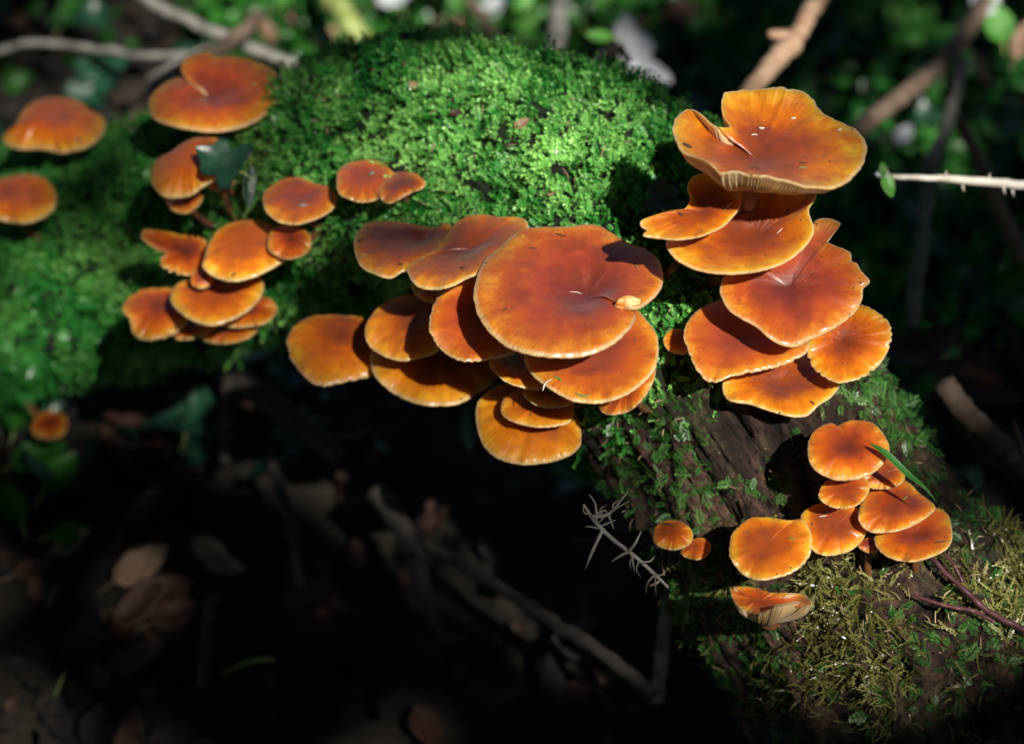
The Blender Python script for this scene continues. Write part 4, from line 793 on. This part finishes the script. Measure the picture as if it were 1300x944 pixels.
# ------------------------------------------------------------------ scraps lying on the caps
def scrap(label, px, py, d, ln, ang, w, mat, cat='plant scrap', name='plant_scrap', nz=(0, -.1, 1), curve=.15, group=None, lift=.0006):
    c = P(px, py, d); nz = unit(nz); h = RT * math.cos(R(ang)) + UP * math.sin(R(ang)); ex = unit(h - nz * (h @ nz)); c = c + nz * lift; sy = np.cross(nz, ex)
    V, F = tube([c - ex * ln / 2, c + sy * ln * curve * .4 + nz * ln * .05, c + ex * ln / 2], [w * .35, w * .72, w * .2], 6, n=7, rough=.3, seed=px * .01, flat=.6); o = mesh_obj(name, V, F, M[mat]); tag(o, label, cat, group or 'scraps lying on the caps'); return o
from mathutils.bvhtree import BVHTree
bpy.context.view_layer.update()
CAPB = []
for rt, *_ in MUSH:
    for ch in rt.children:
        if ch.name.split('.')[0] == 'cap':
            wl = rt.location; me = ch.data; CAPB.append((BVHTree.FromPolygons([v.co + wl for v in me.vertices], [tuple(p.vertices) for p in me.polygons]), rt))
def hit(px, py):
    v = Vector(FW + RT * ((px - W0 / 2) / K) + UP * ((H0 / 2 - py) / K)); L = v.length; best = None
    for b, r in CAPB:
        h = b.ray_cast(Vector(CAM), v.normalized(), 3)
        if h[0] is not None and (best is None or h[3] < best[0]): best = (h[3], np.array(h[1]) * (1 if h[1].dot(v) < 0 else -1), r)
    return (best[0] / L, best[1]) if best else (None, None)
SCR = [(712, 299, .0045, -35, .0005, 'speck', 'dark crumpled scrap near the top rim of the biggest cap'), (676, 316, .0028, -30, .0003, 'speck', 'small dark flake near the upper left of the biggest cap'),
       (731, 372, .0046, 3, .00028, 'needle_pale', 'thin pale needle lying on the middle of the biggest cap'), (808, 339, .0030, -70, .0003, 'needle_green', 'greenish bit on the dark dent of the biggest cap'), (641, 393, .0018, 60, .0005, 'speck', 'dark crumb at the left of the biggest cap'),
       (695, 489, .0052, 50, .00045, 'needle_pale', 'pale needle standing on the rim of the pinkish cap'), (708, 482, .0040, -55, .00055, 'needle_green', 'short green needle beside the pale one on the pinkish cap'), (740, 501, .0056, -18, .0006, 'needle_green', 'longer green needle near the lower rim of the pinkish cap'),
       (940, 272, .0125, 2, .0005, 'speck', 'dark forked stalk lying over the saddle shaped cap and its neighbour'), (925, 262, .005, 60, .0003, 'needle_pale', 'grey thread crossing the rim of the saddle shaped cap'), (960, 215, .0048, 12, .0004, 'speck', 'dark hooked scrap above the gills of the topmost cap'),
       (1019, 214, .0028, 25, .0004, 'needle_green', 'green bit near the front rim of the topmost cap'), (1018, 207, .0030, -35, .0004, 'speck', 'dark sliver beside the green bit on the topmost cap'), (967, 163, .0020, 0, .0008, 'needle_pale', 'pale yellow crumb left of the middle of the topmost cap'),
       (958, 172, .0026, 5, .0004, 'needle_pale', 'small pale splinter under the yellow crumb on the topmost cap'), (1066, 165, .0022, 20, .0006, 'needle_pale', 'pale crumb near the right side of the topmost cap'), (1007, 150, .0022, 20, .0006, 'needle_pale', 'whitish crumb near the back rim of the topmost cap'),
       (872, 186, .0036, 0, .0010, 'speck', 'dark mossy crumb on the left lobe of the topmost cap'), (864, 273, .0026, -50, .0006, 'speck', 'dark scrap on the tip of the saddle shaped cap'), (1001, 270, .0044, 70, .0004, 'speck', 'dark sliver standing on the funnel shaped cap'), (990, 293, .0030, 45, .0003, 'needle_pale', 'thin light sliver on the funnel shaped cap'),
       (848, 666, .0046, -30, .0006, 'speck', 'grey needle on the solitary domed cap'), (1148, 631, .004, 60, .0003, 'needle_green', 'thin green blade tip on the wide pointed cap'), (1045, 655, .0030, 10, .0004, 'needle_pale', 'pale bit on the pinkish cap of the lower right group'), (1195, 688, .005, 5, .0005, 'speck', 'grey scrap on the rightmost cap'),
       (472, 221, .0028, 30, .0011, 'twig_grey', 'grey fleck on the left one of the two touching caps'), (385, 262, .0034, 10, .0010, 'twig_grey', 'grey fleck on the oval cap left of the moss hump'), (1005, 683, .0030, -30, .0005, 'needle_green', 'green bit on the large cap with the folded left edge'), (1031, 512, .0025, -50, .0005, 'bramble', 'purple bit near the front rim of the lowest cap of the right stack'),
       (588, 340, .0022, 20, .0008, 'speck', 'dark crumb on the purplish shaded cap'), (508, 336, .002, 10, .0008, 'speck', 'dark crumb near the lower rim of the shaded cap below the moss'), (458, 306, .0024, 10, .0009, 'speck', 'dark crumb at the left end of the shaded cap below the moss')]
for x, y, ln, a, w, m_, lab in SCR:
    d, nn = hit(x, y)
    if d is None: print('no cap under scrap', lab); continue
    scrap(lab, x, y, d, ln, a, w, m_, nz=nn, lift=w * .5, curve=random.uniform(-.5, .5))
# grit and spore crumbs stuck to the slimy caps: too many to count
def grit():
    mb = MB(); k = 0
    while k < 420:
        x, y = random.uniform(0, 1220), random.uniform(60, 800); d, nn = hit(x, y)
        if d is None: continue
        c = P(x, y, d); r = random.uniform(.00012, .00042); ex = unit(np.cross(nn, rng.normal(0, 1, 3))); ey = np.cross(nn, ex); q = random.uniform(.5, 2.2)
        V = [c + ex * r * q, c + ey * r, c - ex * r * q * .8, c - ey * r * .9, c + nn * r * .7, c - nn * r * .3]; mb.add(V, [(0, 1, 4), (1, 2, 4), (2, 3, 4), (3, 0, 4), (1, 0, 5), (2, 1, 5), (3, 2, 5), (0, 3, 5)]); k += 1
    tag(mesh_obj('grit', mb.V, mb.F, M['speck'], smooth=False), kind='stuff')
grit()
# scraps on the moss hump
for x, y, a, L, m_, lab in [(655, 162, 40, .007, 'leaf_tan', 'small pinkish dead leaf scrap on top of the moss hump'), (572, 144, 10, .005, 'leaf_brown', 'rusty scrap left of the pinkish one on the moss hump'), (518, 108, -10, .006, 'leaf_tan', 'pale twig scrap high on the left shoulder of the moss hump'), (698, 248, 80, .006, 'leaf_tan', 'tan scrap low in the bright moss above the biggest cap')]:
    leaf(lab, 'oval', P(x, y, logd(x, y) - .005), tc + UP * .5, a, L, L * .55, m_, 'dead leaf', 'dead_leaf', seed=int(x), stalk=False)
# needles, bud scales and bits caught in the moss: too many to count
def moss_bits():
    mb = MB(); k = 0
    while k < 520:
        x, y = random.uniform(150, 1290), random.uniform(50, 850); d = logd(x, y)
        if d > 5: continue
        c = P(x, y, d - random.uniform(.003, .0055)); dv = unit(rng.normal(0, 1, 3)); ln = random.uniform(.0015, .0055) * random.choice([.6, 1, 1.3]); w = random.uniform(.00014, .0004)
        V, F = tube([c - dv * ln / 2, c + unit(rng.normal(0, 1, 3)) * ln * .12, c + dv * ln / 2], [w * .5, w, w * .3], 5); mb.add(V, F); k += 1
    o = mesh_obj('caught_needles', mb.V, mb.F, M['bits'], LOGO); o['kind'] = 'stuff'
moss_bits()
# water drops on rims
def drop(label, px, py, r):
    d, nn = hit(px, py)
    if d is None: return
    c = P(px, py, d) + nn * r * .55; V, F = [], []
    for i in range(9):
        for j in range(14):
            a = math.pi * i / 8; b = 2 * math.pi * j / 14; V.append(c + r * np.array([math.sin(a) * math.cos(b), math.sin(a) * math.sin(b), .85 * math.cos(a)]))
    F = [(i * 14 + j, i * 14 + (j + 1) % 14, (i + 1) * 14 + (j + 1) % 14, (i + 1) * 14 + j) for i in range(8) for j in range(14)]
    tag(mesh_obj('water_drop', V, F, M['water']), label, 'water drop')
drop('glinting water drop at the lower rim of the blurred cap near the left border', 99, 180, .0014)
drop('glinting water drop on the leftmost cap of the left cluster', 223, 416, .0014)
drop('glinting water drop on the lower rim of the broad two lobed cap', 298, 350, .0011)
# pale torn lip rolled up in the notch of the biggest cap
def ear():
    rt = MUSH[25][0]; m = 20; B = catmull(np.array([(781, 387), (786, 391), (794, 392), (803, 389), (812, 384)], float), m); T = catmull(np.array([(782, 386), (787, 380), (793, 377), (801, 377), (812, 382)], float), m); V, F = [], []; d0 = None
    for i in range(m):
        w = math.sin(math.pi * i / (m - 1)) ** .5
        for k in range(9):
            t = k / 8; x = B[i] * (1 - t) + T[i] * t; h_ = hit(x[0], x[1])[0] or d0 or .872; d0 = h_ if d0 is None else .7 * d0 + .3 * h_; d = d0 - .0005 - .0030 * w * t ** 1.5 + .0007 * mn.noise(Vector((i * .5, k * .4, 1))); V.append(P(x[0], x[1] + .8 * mn.noise(Vector((i * .9, k * .2, 4))), d))
    for i in range(m - 1):
        for k in range(8): F.append((i * 9 + k, i * 9 + k + 1, (i + 1) * 9 + k + 1, (i + 1) * 9 + k))
    o = mesh_obj('rolled_edge', V, F, M['flesh'], rt); o['label'] = 'pale torn edge rolled upwards in the notch'
    sm = o.modifiers.new('thick', 'SOLIDIFY'); sm.thickness = .0008
ear()

# ------------------------------------------------------------------ leaves and boughs added out of view, gapped to shape the sunlight
LIT = []
def lit(px, py, d, r): LIT.append((P(px, py, d) if d else GP(px, py), r))
SHADE = ('shaded cap directly', 'purplish shaded', 'small brown cap')
for rt, rw, c0, n_ in MUSH:
    if rt['label'].startswith(SHADE): continue
    rad_ = float(np.mean([np.linalg.norm(q[0] - c0) for q in rw])); LIT.append((c0, rad_ * (.66 if pix(c0)[0] < 420 else (.95 if 'amber' in rt['label'] else 1.0))))
for x, y, r in [(570, 110, .016), (640, 110, .020), (690, 190, .032), (750, 150, .022), (740, 240, .022), (630, 230, .020), (470, 100, .009), (410, 130, .006), (580, 180, .016), (510, 170, .006), (540, 235, .007),
    (1120, 500, .020), (1150, 560, .012), (870, 500, .018), (1070, 750, .024), (1010, 760, .016), (1130, 740, .018), (1270, 730, .022), (1230, 760, .018), (1100, 820, .018), (940, 560, .026), (980, 620, .022), (880, 570, .014), (1180, 800, .016), (1010, 560, .018),
    (60, 405, .020), (30, 465, .011), (80, 335, .009), (120, 440, .008), (20, 390, .010), (240, 250, .006), (390, 190, .008)]:
    LIT.append((P(x, y, logd(x, y)), r))
for a in [(765, 660, .875, .004), (405, 92, None, .03), (440, 30, None, .035), (705, 30, 1.25, .022), (806, 60, 1.21, .022), (1000, 60, 1.12, .020), (1020, 20, 1.15, .018), (965, 105, 1.09, .012), (1120, 145, 1.16, .016), (1160, 110, 1.18, .012), (1220, 230, .98, .02), (1280, 236, .98, .014), (1125, 225, .972, .008), (1265, 30, 1.25, .02), (1205, 495, .985, .006),
    (380, 30, None, .03), (550, 42, None, .022), (620, 22, None, .022), (665, 35, None, .024), (482, 0, None, .022), (200, 20, None, .024), (290, 45, None, .02), (240, 65, None, .016), (120, 60, None, .012), (60, 58, None, .008), (160, 745, None, .004), (180, 770, None, .003), (1135, 45, None, .012), (760, 5, None, .02), (590, 10, None, .02), (1160, 200, None, .012), (1130, 190, None, .010), (850, 20, None, .008), (1240, 110, None, .010)]: lit(*a)
for x_, y_, lf, r_ in [(20, 60, .10, .02), (70, 58, .10, .02), (120, 62, .10, .024), (180, 70, .10, .02), (240, 68, .10, .02), (200, 8, .13, .03), (250, 30, .12, .03), (290, 48, .12, .03), (350, 75, .11, .03), (405, 97, .10, .03)]: LIT.append((GP(x_, y_, lf), r_))
e1 = unit(np.cross(SUNV, (0, 0, 1))); e2 = np.cross(SUNV, e1)
LITUV = np.array([(q @ e1, q @ e2, r) for q, r in LIT if r > 0])
# ground region to keep in shade
def shade_canopy():
    c0 = GP(650, 472); D = 2.3; mb = MB(); base = [leaf_mesh('oval', 1.0, .62, .3, .2, seed=s, nu=3, nv=1) for s in range(3)]; n = 0; tries = 0
    ctr = np.array([0, .45, .1])
    while n < 17000 and tries < 60000:
        tries += 1; a, b = random.uniform(-1.5, 1.5), random.uniform(-1.25, 1.25); p = ctr + e1 * a + e2 * b; u, v = p @ e1, p @ e2
        L = random.uniform(.035, .065); dd = np.hypot(LITUV[:, 0] - u, LITUV[:, 1] - v) - LITUV[:, 2]
        m_ = dd.min()
        if m_ < .004: continue
        L = min(L, max(.012, m_ * 1.7))
        q = p + SUNV * (D + random.uniform(-.35, .35)); V, F = random.choice(base)
        nz = unit(SUNV + np.array([random.gauss(0, .3) for _ in range(3)])); h = np.array([random.gauss(0, 1) for _ in range(3)]); ex = unit(h - nz * (h @ nz)); ey = np.cross(nz, ex)
        mb.add([q + (ex * (w[0] - .4) + ey * w[1] + nz * w[2]) * L for w in V], F); n += 1
        if m_ > .03 and random.random() < .0: pass
    # extra small leaves hugging the gaps
    k = 0; tries = 0
    while k < 9000 and tries < 120000:
        tries += 1; j = random.randrange(len(LITUV)); an = random.uniform(0, 6.283); rr = LITUV[j, 2] + random.uniform(.006, .05); u, v = LITUV[j, 0] + rr * math.cos(an), LITUV[j, 1] + rr * math.sin(an)
        m_ = (np.hypot(LITUV[:, 0] - u, LITUV[:, 1] - v) - LITUV[:, 2]).min()
        if m_ < .004: continue
        L = min(.03, max(.009, m_ * 1.8)); q = e1 * u + e2 * v + SUNV * ((ctr @ SUNV) + D + random.uniform(-.35, .35)); V, F = random.choice(base)
        nz = unit(SUNV + np.array([random.gauss(0, .25) for _ in range(3)])); h = np.array([random.gauss(0, 1) for _ in range(3)]); ex = unit(h - nz * (h @ nz)); ey = np.cross(nz, ex)
        mb.add([q + (ex * (w[0] - .4) + ey * w[1] + nz * w[2]) * L for w in V], F); k += 1
    # more leaves added overhead to dim the sky light, open beyond the log
    base2 = [leaf_mesh('oval', 1.0, .62, .3, .2, seed=s_, nu=2, nv=1) for s_ in range(2)]; n2 = 0
    while n2 < 9000:
        dv = unit(rng.normal(0, 1, 3)); 
        if dv[2] < .12: continue
        az = math.degrees(math.atan2(dv[0], dv[1])); el = math.degrees(math.asin(dv[2]))
        if abs(az) < 50 and 18 < el < 62: continue
        q = np.array([0, 0, .2]) + dv * random.uniform(2.9, 3.5); u, v = q @ e1, q @ e2
        if q @ SUNV > 0 and (np.hypot(LITUV[:, 0] - u, LITUV[:, 1] - v) - LITUV[:, 2]).min() < .10: continue
        V, F = random.choice(base2); nz = unit(dv + rng.normal(0, .3, 3)); h = rng.normal(0, 1, 3); ex = unit(h - nz * (h @ nz)); ey = np.cross(nz, ex); L = random.uniform(.10, .17)
        mb.add([q + (ex * (w[0] - .4) + ey * w[1] + nz * w[2]) * L for w in V], F); n2 += 1
    print('canopy leaves', n, k, len(mb.F))
    root = empty('shade_tree', (2.6, -3.4, 0), 'leaves and boughs added out of view to shade the forest floor', 'shade_tree')
    mb2 = mesh_obj('shade_crown', mb.V, mb.F, M['leaf_green'], root); mb2['kind'] = 'stuff'
    Q = lambda u, v, s_: e1 * u + e2 * v + SUNV * s_
    V, F = tube([(2.6, -3.4, -.1), (2.55, -3.3, .8), (2.4, -3.1, 1.7), Q(-.2, .62, 3.3), Q(-.75, .35, 2.9), Q(-1.1, 0, 2.7)], [.10, .08, .06, .04, .025, .010], 14, n=50, rough=.3); mesh_obj('trunk', V, F, M['twig_brown'], root)  # unseen trunk and boughs added to carry the shading leaves
    for a, b, c in [(Q(-.2, .62, 3.3), Q(.5, .4, 3.0), Q(.9, -.2, 2.6)), (Q(.5, .4, 3.0), Q(.9, .3, 2.7), Q(1.2, .2, 2.5)), (Q(-.75, .35, 2.9), Q(-1.0, -.3, 2.7), Q(-.9, -.8, 2.5))]:
        V, F = tube([a, b, c], [.03, .02, .008], 10, n=20, rough=.3); mesh_obj('shade_bough', V, F, M['twig_brown'], root)
shade_canopy()
